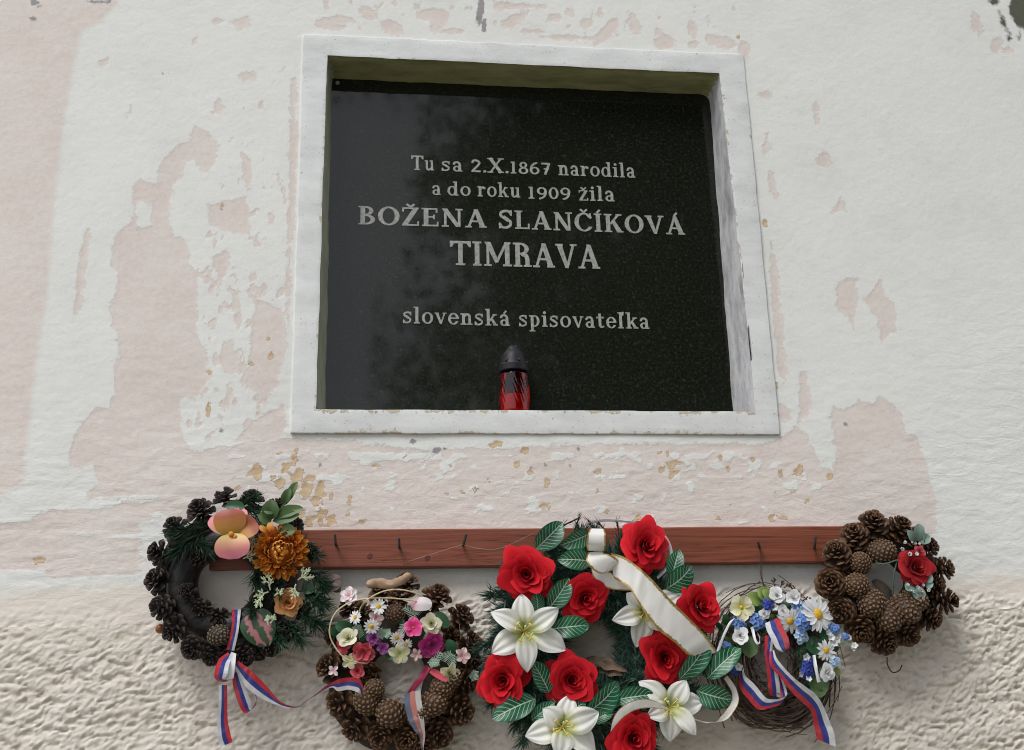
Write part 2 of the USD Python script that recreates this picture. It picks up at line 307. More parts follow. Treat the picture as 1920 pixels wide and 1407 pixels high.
graded("blush_petal", [(0.0, (0.75, 0.35, 0.42)), (0.5, (0.78, 0.66, 0.68)), (1.0, (0.82, 0.78, 0.79))], rough=0.55, var=0.3, scale=50, translucent=0.2)
graded("pink_petal", [(0.0, (0.55, 0.02, 0.14)), (0.5, (0.74, 0.04, 0.25)), (1.0, (0.80, 0.22, 0.42))], rough=0.6, var=0.3, scale=50, translucent=0.2)
graded("magenta_petal", [(0.0, (0.20, 0.01, 0.08)), (0.5, (0.40, 0.015, 0.16)), (1.0, (0.52, 0.05, 0.24))], rough=0.6, var=0.3, scale=50, translucent=0.15)
graded("coral_petal", [(0.0, (0.35, 0.02, 0.03)), (0.5, (0.58, 0.06, 0.085)), (1.0, (0.64, 0.13, 0.15))], rough=0.6, var=0.3, scale=50, translucent=0.15)
graded("dusty_petal", [(0.0, (0.45, 0.20, 0.20)), (0.5, (0.62, 0.42, 0.42)), (1.0, (0.70, 0.60, 0.58))], rough=0.6, var=0.3, scale=50, translucent=0.15)
graded("purple_petal", [(0.0, (0.10, 0.01, 0.09)), (0.5, (0.22, 0.03, 0.20)), (1.0, (0.36, 0.12, 0.34))], rough=0.6, var=0.3, scale=50, translucent=0.15)
graded("blue_petal", [(0.0, (0.06, 0.12, 0.38)), (0.5, (0.13, 0.26, 0.62)), (1.0, (0.28, 0.44, 0.74))], rough=0.6, var=0.4, scale=60, translucent=0.15)
graded("deep_blue_petal", [(0.0, (0.012, 0.02, 0.16)), (0.5, (0.035, 0.06, 0.36)), (1.0, (0.08, 0.13, 0.50))], rough=0.6, var=0.4, scale=60, translucent=0.1)
graded("pale_blue_petal", [(0.0, (0.30, 0.42, 0.60)), (0.5, (0.42, 0.56, 0.76)), (1.0, (0.56, 0.68, 0.80))], rough=0.6, var=0.3, scale=60, translucent=0.15)
simple("yellow_disc", (0.62, 0.36, 0.02), 0.8, var=0.25, scale=400, bump=0.8)
simple("lichen", (0.50, 0.55, 0.36), 0.8, var=0.2)
simple("rosemary", (0.32, 0.42, 0.33), 0.7, var=0.25)
simple("cane", (0.55, 0.45, 0.28), 0.55, var=0.15, scale=120)
simple("driftwood", (0.32, 0.215, 0.135), 0.8, var=0.28, scale=45, bump=0.6)
simple("bark_chip", (0.055, 0.04, 0.03), 0.8, var=0.3, scale=80, bump=0.7)
simple("dry_leaf", (0.16, 0.105, 0.07), 0.75, var=0.3, scale=60, bump=0.5, translucent=0.15)
simple("grey_leaf", (0.20, 0.14, 0.13), 0.75, var=0.3, scale=60, bump=0.5, translucent=0.15)
simple("twig", (0.085, 0.058, 0.042), 0.8, var=0.4, scale=70)
simple("berry", (0.80, 0.80, 0.78), 0.3, var=0.05, spec=0.5)
simple("brown_fruit", (0.20, 0.06, 0.015), 0.35, var=0.2)
simple("thread", (0.45, 0.44, 0.42), 0.6, var=0.1)

def by_uv(name, nodes, links, rough=0.4, sheen=0.0, translucent=0.12):
    n = {"uv": ("uvmap", {"attribute": "st"}), "x": ("separate_xyz", {}), "p": ("principled_bsdf", {"roughness": rough, "sheen_weight": sheen}),
         "t": ("translucent_bsdf", {}), "mx": ("mix_closure", {"fac": translucent})}
    n.update(nodes)
    src = [b for a, b in links if b == "p.base_color"]
    col = [a for a, b in links if b == "p.base_color"][0]
    look(name, n, [("uv.UV", "x.vector")] + links + [(col, "t.color"), ("p.BSDF", "mx.closure1"), ("t.BSDF", "mx.closure2")], surface="mx.closure")

def stripes(name, a, b, c, rough=0.38):
    by_uv(name, {"r": ("rgb_ramp", {"ramp": [(0.0, a), (0.325, a), (0.345, b), (0.655, b), (0.675, c), (1.0, c)]}),
                 "w": ("wave_texture", {"scale": 160.0, "bands_direction": "x"}), "g": ("geometry", {}), "nc": ("noise_texture", {"scale": 110.0, "detail": 3.0}), "cs": ("math", {"math_type": "multiply_add", "value2": 3.0}), "sd": ("rgb_ramp", {"ramp": [(0.3, (0.86, 0.86, 0.86)), (0.7, (1, 1, 1))]}), "mu": ("mix_color", {"blend_type": "multiply", "fac": 1.0}), "bp": ("bump", {"strength": 0.5, "distance": 0.0007})},
          [("x.y", "r.fac"), ("g.position", "nc.vector"), ("nc.fac", "sd.fac"), ("r.color", "mu.a"), ("sd.color", "mu.b"), ("mu.result", "p.base_color"), ("uv.UV", "w.vector"), ("nc.fac", "cs.value1"), ("w.fac", "cs.value3"), ("cs.value", "bp.height"), ("bp.normal", "p.normal")], rough=rough)
stripes("tricolour", (0.76, 0.76, 0.79), (0.028, 0.045, 0.27), (0.56, 0.025, 0.04))
stripes("faded_tricolour", (0.62, 0.60, 0.58), (0.55, 0.19, 0.15), (0.13, 0.15, 0.22))
by_uv("white_ribbon", {"r": ("rgb_ramp", {"ramp": [(0.0, (0.78, 0.78, 0.82)), (1.0, (0.80, 0.80, 0.82))]})}, [("x.y", "r.fac"), ("r.color", "p.base_color")], rough=0.3)
by_uv("wine_ribbon", {"r": ("rgb_ramp", {"ramp": [(0.0, (0.25, 0.02, 0.06)), (1.0, (0.30, 0.02, 0.06))]})}, [("x.y", "r.fac"), ("r.color", "p.base_color")], rough=0.35)
# white satin ribbon with gold selvedge and a worn gold print along the middle
by_uv("gilt_ribbon", {
    "pp": ("math", {"math_type": "pingpong", "value2": 0.5}),
    "g": ("geometry", {}), "n": ("noise_texture", {"scale": 260.0, "detail": 5.0, "roughness": 0.7}),
    "k": ("math", {"math_type": "multiply_add", "value2": 0.18, "value3": -0.09}), "ad": ("math", {"math_type": "add"}),
    "r": ("rgb_ramp", {"ramp": [(0.0, (0.50, 0.33, 0.10)), (0.075, (0.55, 0.38, 0.13)), (0.10, (0.77, 0.75, 0.71)), (1.0, (0.78, 0.765, 0.73))]}),
    "mt": ("rgb_ramp", {"ramp": [(0.0, (0.75, 0.75, 0.75)), (0.08, (0.75, 0.75, 0.75)), (0.10, (0, 0, 0)), (1.0, (0, 0, 0))]})},
    [("x.y", "pp.value1"), ("g.position", "n.vector"), ("n.fac", "k.value1"), ("k.value", "ad.value1"), ("pp.value", "ad.value2"), ("ad.value", "r.fac"), ("r.color", "p.base_color"),
     ("ad.value", "mt.fac"), ("mt.color", "p.metallic")], rough=0.33)
# printed leaf: pale midrib and side veins
by_uv("zebra_leaf", {
    "av": ("math", {"math_type": "subtract", "value2": 0.5}), "ab": ("math", {"math_type": "absolute"}),
    "rib": ("map_range", {"from_min": 0.014, "from_max": 0.026, "to_min": 1.0, "to_max": 0.0, "clamp": True}),
    "c2": ("math", {"math_type": "power", "value2": 1.25}), "sl": ("math", {"math_type": "multiply", "value2": -0.52}), "al": ("math", {"math_type": "add"}),
    "fq": ("math", {"math_type": "multiply", "value2": 8.5}), "pg": ("math", {"math_type": "pingpong", "value2": 0.5}),
    "nz": ("noise_texture", {"scale": 22.0, "detail": 3.0}), "nk": ("math", {"math_type": "multiply_add", "value2": 0.10, "value3": -0.05}), "pg2": ("math", {"math_type": "add"}),
    "vein": ("map_range", {"from_min": 0.035, "from_max": 0.085, "to_min": 0.8, "to_max": 0.0, "clamp": True}),
    "edge": ("map_range", {"from_min": 0.40, "from_max": 0.47, "to_min": 1.0, "to_max": 0.0, "clamp": True}),
    "ve": ("math", {"math_type": "multiply"}), "mxm": ("math", {"math_type": "maximum"}),
    "g": ("geometry", {}), "n": ("noise_texture", {"scale": 50.0, "detail": 3.0}),
    "gr": ("rgb_ramp", {"ramp": [(0.3, (0.003, 0.05, 0.018)), (0.7, (0.008, 0.14, 0.055))]}),
    "m": ("mix_color", {"b": (0.50, 0.62, 0.50)})},
    [("x.y", "av.value1"), ("av.value", "ab.value1"), ("ab.value", "rib.value"), ("ab.value", "sl.value1"), ("x.x", "al.value1"), ("sl.value", "al.value2"), ("al.value", "fq.value1"),
     ("fq.value", "pg.value1"), ("uv.UV", "nz.vector"), ("nz.fac", "nk.value1"), ("nk.value", "pg2.value1"), ("pg.value", "pg2.value2"), ("pg2.value", "vein.value"), ("ab.value", "edge.value"), ("vein.result", "ve.value1"), ("edge.result", "ve.value2"), ("ve.value", "mxm.value1"), ("rib.result", "mxm.value2"),
     ("g.position", "n.vector"), ("n.fac", "gr.fac"), ("gr.color", "m.a"), ("mxm.value", "m.fac"), ("m.result", "p.base_color")], rough=0.38)
by_uv("variegated_leaf", {
    "av": ("math", {"math_type": "subtract", "value2": 0.5}), "ab": ("math", {"math_type": "absolute"}), "g": ("geometry", {}),
    "n": ("noise_texture", {"scale": 75.0, "detail": 5.0, "roughness": 0.6}), "k": ("math", {"math_type": "multiply_add", "value2": 0.85, "value3": -0.42}), "ad": ("math", {"math_type": "add"}),
    "r": ("rgb_ramp", {"ramp": [(0.0, (0.03, 0.07, 0.03)), (0.10, (0.05, 0.08, 0.04)), (0.14, (0.42, 0.17, 0.17)), (0.28, (0.38, 0.14, 0.15)), (0.33, (0.02, 0.06, 0.025)), (1.0, (0.025, 0.085, 0.035))]})},
    [("x.y", "av.value1"), ("av.value", "ab.value1"), ("g.position", "n.vector"), ("n.fac", "k.value1"), ("k.value", "ad.value1"), ("ab.value", "ad.value2"), ("ad.value", "r.fac"), ("r.color", "p.base_color")], rough=0.4)
simple("wood_knot", (0.10, 0.026, 0.016), 0.6, var=0.3, scale=300)
simple("bark", (0.06, 0.048, 0.036), 0.9, var=0.3, scale=14, bump=0.8)
simple("tree_leaf", (0.04, 0.075, 0.022), 0.55, var=0.4, scale=1.5, translucent=0.2)
simple("ground_gravel", (0.20, 0.185, 0.15), 0.95, var=0.25, scale=3.0)

# ================================================================== the wall
rng = np.random.default_rng(7)
WORLD = Node("/World", (0, 0, 0))

def signed(P, poly):
    """Signed distance of the points P (n, 2) to a polygon, positive inside; exact near it, -9 far away."""
    poly = np.asarray(poly, float)
    lo, hi = poly.min(0) - 0.05, poly.max(0) + 0.05
    out = np.full(len(P), -9.0)
    near = np.nonzero((P > lo).all(1) & (P < hi).all(1))[0]
    if not len(near):
        return out
    Q = P[near]
    best, inside = np.full(len(Q), 1e9), np.zeros(len(Q), bool)
    for a, b in zip(poly, np.roll(poly, -1, 0)):
        d = b - a
        t = np.clip(((Q - a) @ d) / max(d @ d, 1e-12), 0, 1)
        e = Q - a - t[:, None] * d
        best = np.minimum(best, (e * e).sum(1))
        if a[1] != b[1]:
            cross = (a[1] > Q[:, 1]) != (b[1] > Q[:, 1])
            inside ^= cross & (Q[:, 0] < a[0] + (Q[:, 1] - a[1]) * d[0] / (d[1] if d[1] else 1e-12))
    out[near] = np.where(inside, 1, -1) * np.sqrt(best)
    return out

def on_wall(pts):
    return np.array([at(x, y)[[0, 2]] for x, y in pts])

def ellipse(x, y, rx, ry, a=0.0, n=14):
    t = np.linspace(0, 2 * np.pi, n, endpoint=False)
    c, s = math.cos(math.radians(a)), math.sin(math.radians(a))
    return [(x + rx * math.cos(k) * c - ry * math.sin(k) * s, y + rx * math.cos(k) * s + ry * math.sin(k) * c) for k in t]

# opening of the niche and its raised surround (metres on the wall)
OX0, OX1 = -0.3395, 0.3328
OZ1 = ZF + 0.6437
OZ0 = ZF + 0.0370
BX0, BX1, BZ0, BZ1 = -0.38, 0.38, ZF, ZF + 0.6830
DEPTH = 0.052

STRIP = [(-400, -300), (232, -300), (218, 8), (186, 40), (152, 58), (140, 110), (117, 240), (97, 420), (88, 560), (74, 630), (60, 740), (46, 860), (38, 1000), (28, 1120), (-400, 1130)]
BIG = [(366, 236), (392, 250), (410, 275), (408, 300), (388, 328), (374, 320), (366, 300), (352, 306), (342, 330), (328, 350), (320, 380), (315, 420), (322, 440), (352, 455), (356, 496), (373, 515),
       (374, 554), (366, 580), (374, 636), (389, 662), (386, 692), (398, 704), (380, 734), (338, 752), (337, 786), (342, 816), (356, 846), (425, 842), (470, 825), (545, 822), (640, 826), (800, 845), (1000, 838),
       (1200, 832), (1330, 834), (1440, 832), (1478, 812), (1491, 803), (1512, 816), (1524, 843), (1539, 872), (1563, 884), (1568, 865), (1564, 832), (1555, 795), (1561, 761), (1583, 769), (1609, 752), (1639, 758),
       (1650, 745), (1667, 754), (1690, 780), (1702, 813), (1724, 821), (1731, 850), (1738, 883), (1750, 920), (1755, 965), (1750, 1010), (1700, 1040), (1560, 1062), (600, 1066), (330, 1000), (290, 930), (236, 938), (172, 934), (182, 900), (176, 868), (152, 880), (128, 868), (126, 852), (144, 809), (163, 777),
       (183, 765), (206, 767), (214, 728), (216, 692), (224, 669), (222, 636), (208, 603), (209, 571), (221, 538), (221, 513), (208, 502), (212, 460), (225, 431), (248, 419), (250, 391), (250, 353), (260, 336), (300, 350), (296, 322), (310, 297), (331, 275), (353, 262)]
HOLES = [[(255, 380), (283, 384), (286, 424), (255, 428)], [(345, 322), (362, 308), (366, 345), (352, 380), (338, 400), (330, 350)], [(1530, 790), (1545, 770), (1560, 790), (1566, 870), (1563, 884), (1540, 874), (1522, 840)]]
PATCHES = [[(1444, 450), (1455, 480), (1463, 560), (1470, 640), (1475, 700), (1470, 724), (1460, 700), (1450, 600), (1445, 520)], [(1499, 700), (1513, 700), (1522, 760), (1516, 782), (1497, 793), (1500, 740)],
           [(1570, 530), (1600, 520), (1609, 525), (1605, 590), (1602, 622), (1590, 592), (1566, 575)], [(1642, 532), (1655, 524), (1662, 560), (1679, 570), (1679, 626), (1654, 640), (1645, 600), (1623, 565)],
           [(1462, 760), (1482, 770), (1485, 790), (1463, 796)], [(452, 285), (470, 300), (475, 330), (468, 360), (455, 330)], [(395, 215), (410, 185), (420, 200), (410, 218)], [(445, 140), (475, 135), (480, 148), (455, 155)],
           [(390, 385), (460, 372), (470, 400), (465, 440), (440, 440), (410, 430), (395, 425)], [(545, 150), (556, 140), (556, 380), (548, 440), (541, 620), (536, 560), (543, 330)],
           [(402, 480), (430, 470), (428, 520), (412, 530), (400, 500)], [(430, 540), (450, 550), (452, 580), (440, 590)], [(478, 560), (530, 580), (540, 640), (520, 720), (500, 760), (460, 720), (470, 640)],
           [(420, 640), (440, 645), (445, 700), (420, 700), (408, 680)], [(470, 790), (530, 760), (542, 800), (520, 830), (440, 830)], [(160, 430), (172, 430), (160, 500), (152, 580), (140, 592), (140, 570), (150, 480)],
           [(395, 40), (410, 34), (425, 42), (405, 48)], [(430, 42), (465, 30), (468, 48), (450, 60)], [(360, 75), (372, 58), (370, 80), (362, 86)], [(182, 115), (202, 108), (205, 122), (188, 127)], [(236, 225), (246, 200), (246, 215)], [(1560, 400), (1575, 372), (1592, 398)]]
TOPS = [(610, 45, 20, 12, 0), (640, 38, 26, 8, 0), (632, 52, 18, 7, 0), (690, 25, 17, 12, 20), (733, 52, 20, 12, 20), (748, 58, 8, 9, 0), (812, 30, 30, 14, 0), (822, 42, 14, 22, 30), (850, 60, 22, 6, 0), (945, 12, 20, 8, 0), (962, 40, 12, 22, 60),
        (1000, 60, 24, 5, 0), (1040, 34, 14, 8, 0), (1100, 45, 14, 10, 20), (1138, 60, 34, 12, -48), (1192, 50, 10, 20, -20), (1068, 22, 9, 9, 0), (1125, 28, 6, 6, 0), (1232, 62, 8, 10, 0), (1246, 80, 20, 14, 10), (1298, 55, 9, 18, -15), (1352, 80, 32, 12, 15), (1300, 85, 12, 7, 0), (1395, 95, 12, 16, 0), (1070, 72, 60, 5, 2), (985, 12, 40, 5, 0),
        (1530, 215, 5, 24, 0), (1437, 270, 5, 26, 8), (1450, 350, 7, 30, -12), (1435, 180, 12, 7, 0), (1545, 300, 12, 16, 0), (1832, 45, 9, 26, -18), (1870, 85, 12, 16, 10), (1890, 95, 10, 7, 0)]
OCHRES = [(482, 885, 10, 17, 0), (415, 388, 3, 5, 0), (391, 768, 5, 14, 10), (930, 833, 14, 6, -15), (984, 845, 8, 7, 0), (1265, 868, 16, 5, 0), (1262, 890, 12, 5, -30), (1258, 876, 4, 12, 0), (1435, 418, 5, 7, 0), (1463, 888, 4, 9, 0), (1497, 882, 7, 11, 30), (1556, 893, 5, 8, 0),
          (73, 1050, 13, 6, -10), (392, 697, 5, 5, 0), (508, 668, 5, 6, 0), (503, 636, 4, 3, 0), (470, 682, 4, 6, -30), (512, 895, 6, 5, 0), (552, 858, 5, 8, 0), (545, 870, 7, 5, 0), (560, 890, 9, 14, 10), (575, 915, 10, 11, 0), (592, 938, 12, 9, 0), (607, 962, 9, 7, 0), (621, 930, 3, 10, 0), (625, 972, 4, 9, 0), (555, 845, 4, 5, 0),
          (655, 938, 4, 9, 0), (653, 962, 3, 6, 0), (1025, 905, 5, 10, 0), (1028, 950, 3, 6, 0), (1120, 885, 7, 6, 0), (1240, 880, 6, 6, -40), (1352, 858, 3, 7, 0), (1137, 960, 6, 3, 0), (1251, 852, 3, 6, 0), (525, 905, 8, 10, 0), (540, 930, 10, 6, 0), (575, 984, 10, 3, 0), (610, 986, 8, 3, 0), (1385, 70, 4, 4, 0), (1455, 725, 4, 8, 0)]
GREYS = [(62, 36, 8, 4, 20), (65, 4, 9, 6, 0), (185, 3, 28, 3, 0), (74, 12, 5, 3, 0), (901, 22, 7, 30, 6), (908, 48, 6, 14, 0), (819, 845, 9, 6, -20), (773, 828, 8, 4, 0), (416, 807, 6, 5, 40), (600, 872, 4, 4, 0), (1085, 843, 3, 3, 0), (835, 842, 4, 3, 0), (1585, 795, 4, 4, 0), (305, 138, 1.5, 4, 0), (995, 878, 3, 3, 0)]
MOSS = [ellipse(1925, 12, 34, 44, 0)]
MOSSY = [(1883, 44, 6, 28, -24), (1862, 2, 13, 8, 0), (1893, 70, 6, 10, 0), (1912, 66, 5, 9, 10), (1023, 872, 2.2, 3, 0)]

def in_view(x, z, lim=1.25):
    return np.clip(1 - np.maximum(np.abs(x + 0.02) - 1.0, 0) / 0.3, 0, 1)

SPLIT = at(0, 1108)[2]                           # where the smooth coat ends and the roughcast begins

def relief(x, z):
    """How far the wall's skin stands out of its plane (metres)."""
    p = np.stack([x, np.zeros_like(x), z], -1)
    slow = 0.0045 * (meshkit.fbm(p * 3.1, 3, 3) - 0.5)
    line = SPLIT + 0.020 * (meshkit.fbm(p * [9, 1, 0.1], 4, 11) - 0.5) - 0.018 * np.clip((x - 0.45) * 5, 0, 1)
    k = np.clip((line - z) / (0.03 + 0.10 * np.clip(-(x + 0.25) * 3, 0, 1)), 0, 1); k = k * k * (3 - 2 * k)
    c0 = at(1230, 1345); k = k * (1 - 0.72 * np.exp(-((x - c0[0]) / 0.19) ** 2 - ((z - c0[2]) / 0.14) ** 2))
    # thrown plaster: lumps, short overhanging strokes, pits
    w = np.stack([x + 0.012 * (meshkit.fbm(p * 45, 2, 5) - 0.5), np.zeros_like(x), z + 0.012 * (meshkit.fbm(p * 45, 2, 6) - 0.5)], -1)
    a = meshkit.fbm(w * [98, 1, 150], 3, 21)
    b = meshkit.fbm(w * [200, 1, 260], 2, 22)
    lump = 1 - np.abs(2 * a - 1) * 1.5
    pit = np.clip((0.43 - meshkit.fbm(w * [88, 1, 175], 2, 29)) / 0.16, 0, 1)
    amp = 0.7 + 0.6 * meshkit.fbm(p * 12, 2, 31)
    rough = (0.0015 * lump + 0.0022 * (b - 0.5) * 2 - 0.0034 * pit) * amp + 0.004 * (meshkit.fbm(p * [20, 1, 28], 2, 35) - 0.5)
    # trowel ridges of the smooth coat, stronger towards its foot
    t = meshkit.fbm(p * [36, 1, 84], 3, 41)
    calm = 0.0012 * (t - 0.5) * np.clip(0.10 + 1.2 * np.clip((SPLIT + 0.45 - z) / 0.45, 0, 1), 0, 1.4)
    fine = 0.0004 * (meshkit.fbm(p * 70, 2, 47) - 0.5)
    return slow + k * (rough + 0.001) + (1 - k) * (calm + fine), k, pit, a

def axis(lo, hi, step, far_lo, far_hi, stops):
    a = list(np.arange(lo, hi + step / 2, step))
    s, x = step, a[0]
    left = []
    while x > far_lo:
        s = min(s * 1.5, 0.25); x -= s; left.append(max(x, far_lo))
    s, x = step, a[-1]
    right = []
    while x < far_hi:
        s = min(s * 1.5, 0.25); x += s; right.append(min(x, far_hi))
    a = np.array(left[::-1] + a + right)
    for v in stops:
        a[np.argmin(abs(a - v))] = v
    return a

def sheet(xs, zs, keep=None):
    X, Z = np.meshgrid(xs, zs)
    n, m = len(xs), len(zs)
    i = (np.arange(m - 1)[:, None] * n + np.arange(n - 1)[None]).ravel()
    q = np.stack([i, i + 1, i + n + 1, i + n], 1)
    if keep is not None:
        cx, cz = (X[:-1, :-1] + X[1:, 1:]).ravel() / 2, (Z[:-1, :-1] + Z[1:, 1:]).ravel() / 2
        q = q[keep(cx, cz)]
    return X.ravel(), Z.ravel(), np.vstack([q[:, [0, 1, 2]], q[:, [0, 2, 3]]])

wall = thing("house_wall", "old house wall, white limewash peeling off pink plaster, roughcast at the foot", "wall", (0, 0, 0))
lo_z, hi_z = at(960, 1407)[2] - 0.12, at(0, 0)[2] + 0.10
x_lo, x_hi = min(at(0, 0)[0], at(0, 1407)[0]) - 0.06, max(at(1920, 0)[0], at(1920, 1407)[0]) + 0.06
xs = axis(x_lo, x_hi, 0.0026, -4.0, 4.5, [BX0 + 0.006, BX1 - 0.006])
zs_up = axis(SPLIT - 0.05, hi_z, 0.0026, SPLIT - 0.05, 3.7, [BZ0 + 0.006, BZ1 - 0.006])
hole = lambda x, z: ~((x > BX0 + 0.006) & (x < BX1 - 0.006) & (z > BZ0 + 0.006) & (z < BZ1 - 0.006))
X, Z, F = sheet(xs, zs_up, hole)
R, K, _, _ = relief(X, Z)
P2 = np.stack([X, Z], -1)
pk = np.full(len(X), -9.0)
for poly in [BIG] + PATCHES + [ellipse(*e) for e in TOPS]:
    pk = np.maximum(pk, signed(P2, on_wall(poly)))
for poly in HOLES:
    pk = np.minimum(pk, -signed(P2, on_wall(poly)))
pw = np.stack([X, 0 * X, Z], -1)
# flaking zones: the coat comes off in small scraps round the niche
def zone(poly, soft=0.03):
    return np.clip(signed(P2, on_wall(poly)) / soft + 0.5, 0, 1)
flk = meshkit.fbm(pw * [70, 1, 38], 5, 51) - 0.5
zl = zone([(372, 250), (552, 90), (548, 815), (330, 850), (350, 560)]) * 0.7
zb = zone([(400, 835), (1470, 835), (1560, 900), (1500, 1000), (540, 1000), (420, 930)])
zt = zone([(560, -60), (1420, -60), (1420, 95), (560, 60)]) * 0.75
low = np.clip((on_wall([(450, 330)])[0, 1] - Z) / 0.08, 0, 1)
streak = meshkit.fbm(pw * [95, 1, 30], 5, 53) - 0.5
pk = np.where(zl > 0.01, np.maximum(pk, (np.maximum(flk, streak) - 0.115 + 0.075 * low) * 0.10 * zl - 0.03 * (1 - zl)), pk)
pk = np.where(zt > 0.01, np.maximum(pk, (flk - 0.10) * 0.10 * zt - 0.03 * (1 - zt)), pk)
flb = meshkit.fbm(pw * [48, 1, 62], 5, 57) - 0.5                 # scraps of paint left on the pink below the niche
left_on = np.clip(1 - np.abs(Z - (ZF - 0.028)) / 0.075, 0, 1)
pk = np.where(zb > 0.01, np.minimum(pk, (0.20 - 0.12 * left_on - flb) * 0.10 + 0.05 * (1 - zb)), pk)
# brushed whitish band left of the first wreath
br = meshkit.fbm(pw * [6, 1, 60], 4, 63) - 0.47
zw = zone([(-50, 935), (290, 935), (290, 1105), (-50, 1125)], 0.05)
pk = np.where(zw > 0.01, pk * (1 - zw) + zw * np.clip(br * 0.10, -0.02, 0.02), pk)
stp = np.maximum(signed(P2, on_wall(STRIP)), np.where(X < on_wall([(30, 600)])[0, 0] - 0.04, 0.05, -9))
stp = np.where(zw > 0.01, stp * (1 - zw) - 0.04 * zw, stp)
oc = np.full(len(X), -9.0)
for e in OCHRES:
    oc = np.maximum(oc, signed(P2, on_wall(ellipse(*e))))
zo = zone([(520, 835), (640, 900), (640, 1000), (560, 1000), (500, 900)])
oc = np.where(zo > 0.01, np.maximum(oc, (meshkit.fbm(pw * 75, 4, 71) - 0.62) * 0.07 * zo - 0.02 * (1 - zo)), oc)
spk = meshkit.fbm(pw * 48, 3, 77)
oc = np.where(zb > 0.01, np.maximum(oc, (spk - 0.775) * 0.05 * zb - 0.01 * (1 - zb)), oc)
gy = np.full(len(X), -9.0)
for e in GREYS:
    gy = np.maximum(gy, signed(P2, on_wall(ellipse(*e))))
ms = np.full(len(X), -9.0)
for poly in MOSS + [ellipse(*e) for e in MOSSY]:
    ms = np.maximum(ms, signed(P2, on_wall(poly)))
cm = lambda a: np.clip(a, -0.05, 0.05) * 100
foot = np.clip((SPLIT + 0.012 + 0.05 * (meshkit.fbm(pw * [12, 1, 20], 4, 13) - 0.5) - Z) / 0.02, 0, 1)
strokes = np.clip(0.12 + 1.3 * np.clip((ZF + 0.05 - Z) / 0.2, 0, 1) + 0.8 * np.clip((X - 0.55) * 4, 0, 1) * np.clip((ZF + 0.3 - Z) * 5, 0, 1), 0.1, 1.0)
top_cut = Z >= SPLIT - 0.05 - 1e-9
V = np.stack([X, -R + 0.0003 * np.clip(pk * 300, 0, 1) + 0.0008 * np.clip(oc * 300, 0, 1), Z], -1)
obj(wall, "plaster", (V, F), "limewash", smooth=True, fields={"peel": cm(pk), "ochre": cm(oc), "grey": cm(gy), "moss": cm(ms), "strokes": strokes, "foot": foot, "strip": cm(stp)})
# the roughcast below
zs_dn = np.append(axis(lo_z, SPLIT - 0.05 - 0.0024, 0.0024, 0.0, SPLIT - 0.05 - 0.0024, []), SPLIT - 0.05)
xs2 = axis(x_lo, x_hi, 0.0024, -4.0, 4.5, [])
X, Z, F = sheet(xs2, zs_dn)
R, K, PIT, A = relief(X, Z)
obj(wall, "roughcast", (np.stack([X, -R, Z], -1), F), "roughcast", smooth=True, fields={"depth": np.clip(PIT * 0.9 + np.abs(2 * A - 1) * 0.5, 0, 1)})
core = trimesh.creation.box([8.5, 0.30, 3.7]); core.apply_translation([0.25, 0.30, 1.85])
obj(wall, "masonry", core, "roughcast", fields={"depth": np.zeros(8)})

# ------------------------------------------------------------------ niche surround and reveals
def loft(rings, closed=True):
    n = len(rings[0]); V = np.vstack(rings); fs = []
    for k in range(len(rings) - 1):
        for i in range(n if closed else n - 1):
            j = (i + 1) % n
            fs += [[k * n + i, k * n + j, (k + 1) * n + j], [k * n + i, (k + 1) * n + j, (k + 1) * n + i]]
    return V, np.array(fs)

def rect_loop(x0, x1, z0, z1, y, n=90, wob=0.0, seed=0, foot=(0.004, 0.0125)):
    """n points per side: bottom, right, top, left, with an uneven hand-trowelled line."""
    t = np.arange(n) / n
    L = np.concatenate([np.stack([x0 + (x1 - x0) * t, 0 * t + z0], 1), np.stack([0 * t + x1, z0 + (z1 - z0) * t], 1), np.stack([x1 - (x1 - x0) * t, 0 * t + z1], 1), np.stack([0 * t + x0, z1 - (z1 - z0) * t], 1)])
    p = np.stack([L[:, 0] * 30, L[:, 1] * 30, np.full(len(L), seed * 3.3)], 1)
    dx = wob * (meshkit.fbm(p, 4, 81) - 0.5) * 2
    dz = wob * (meshkit.fbm(p + 9, 4, 83) - 0.5) * 2
    if z1 <= OZ1 + 0.004 and z0 >= ZF + 0.012:         # the opening was plastered by hand: a little wider at its foot
        k = np.clip((OZ1 - L[:, 1]) / (OZ1 - OZ0), 0, 1)
        m = np.clip((x1 - BX1) / (OX1 - BX1), 0, 1)
        dx = dx + m * k * (foot[1] * (L[:, 0] - x0) / (x1 - x0) - foot[0] * (x1 - L[:, 0]) / (x1 - x0))
    return np.stack([L[:, 0] + dx, np.full(len(L), y), L[:, 1] + dz], 1)

surround = thing("niche_surround", "raised white painted plaster surround framing the dark memorial plaque", "niche", (0, 0, ZF))
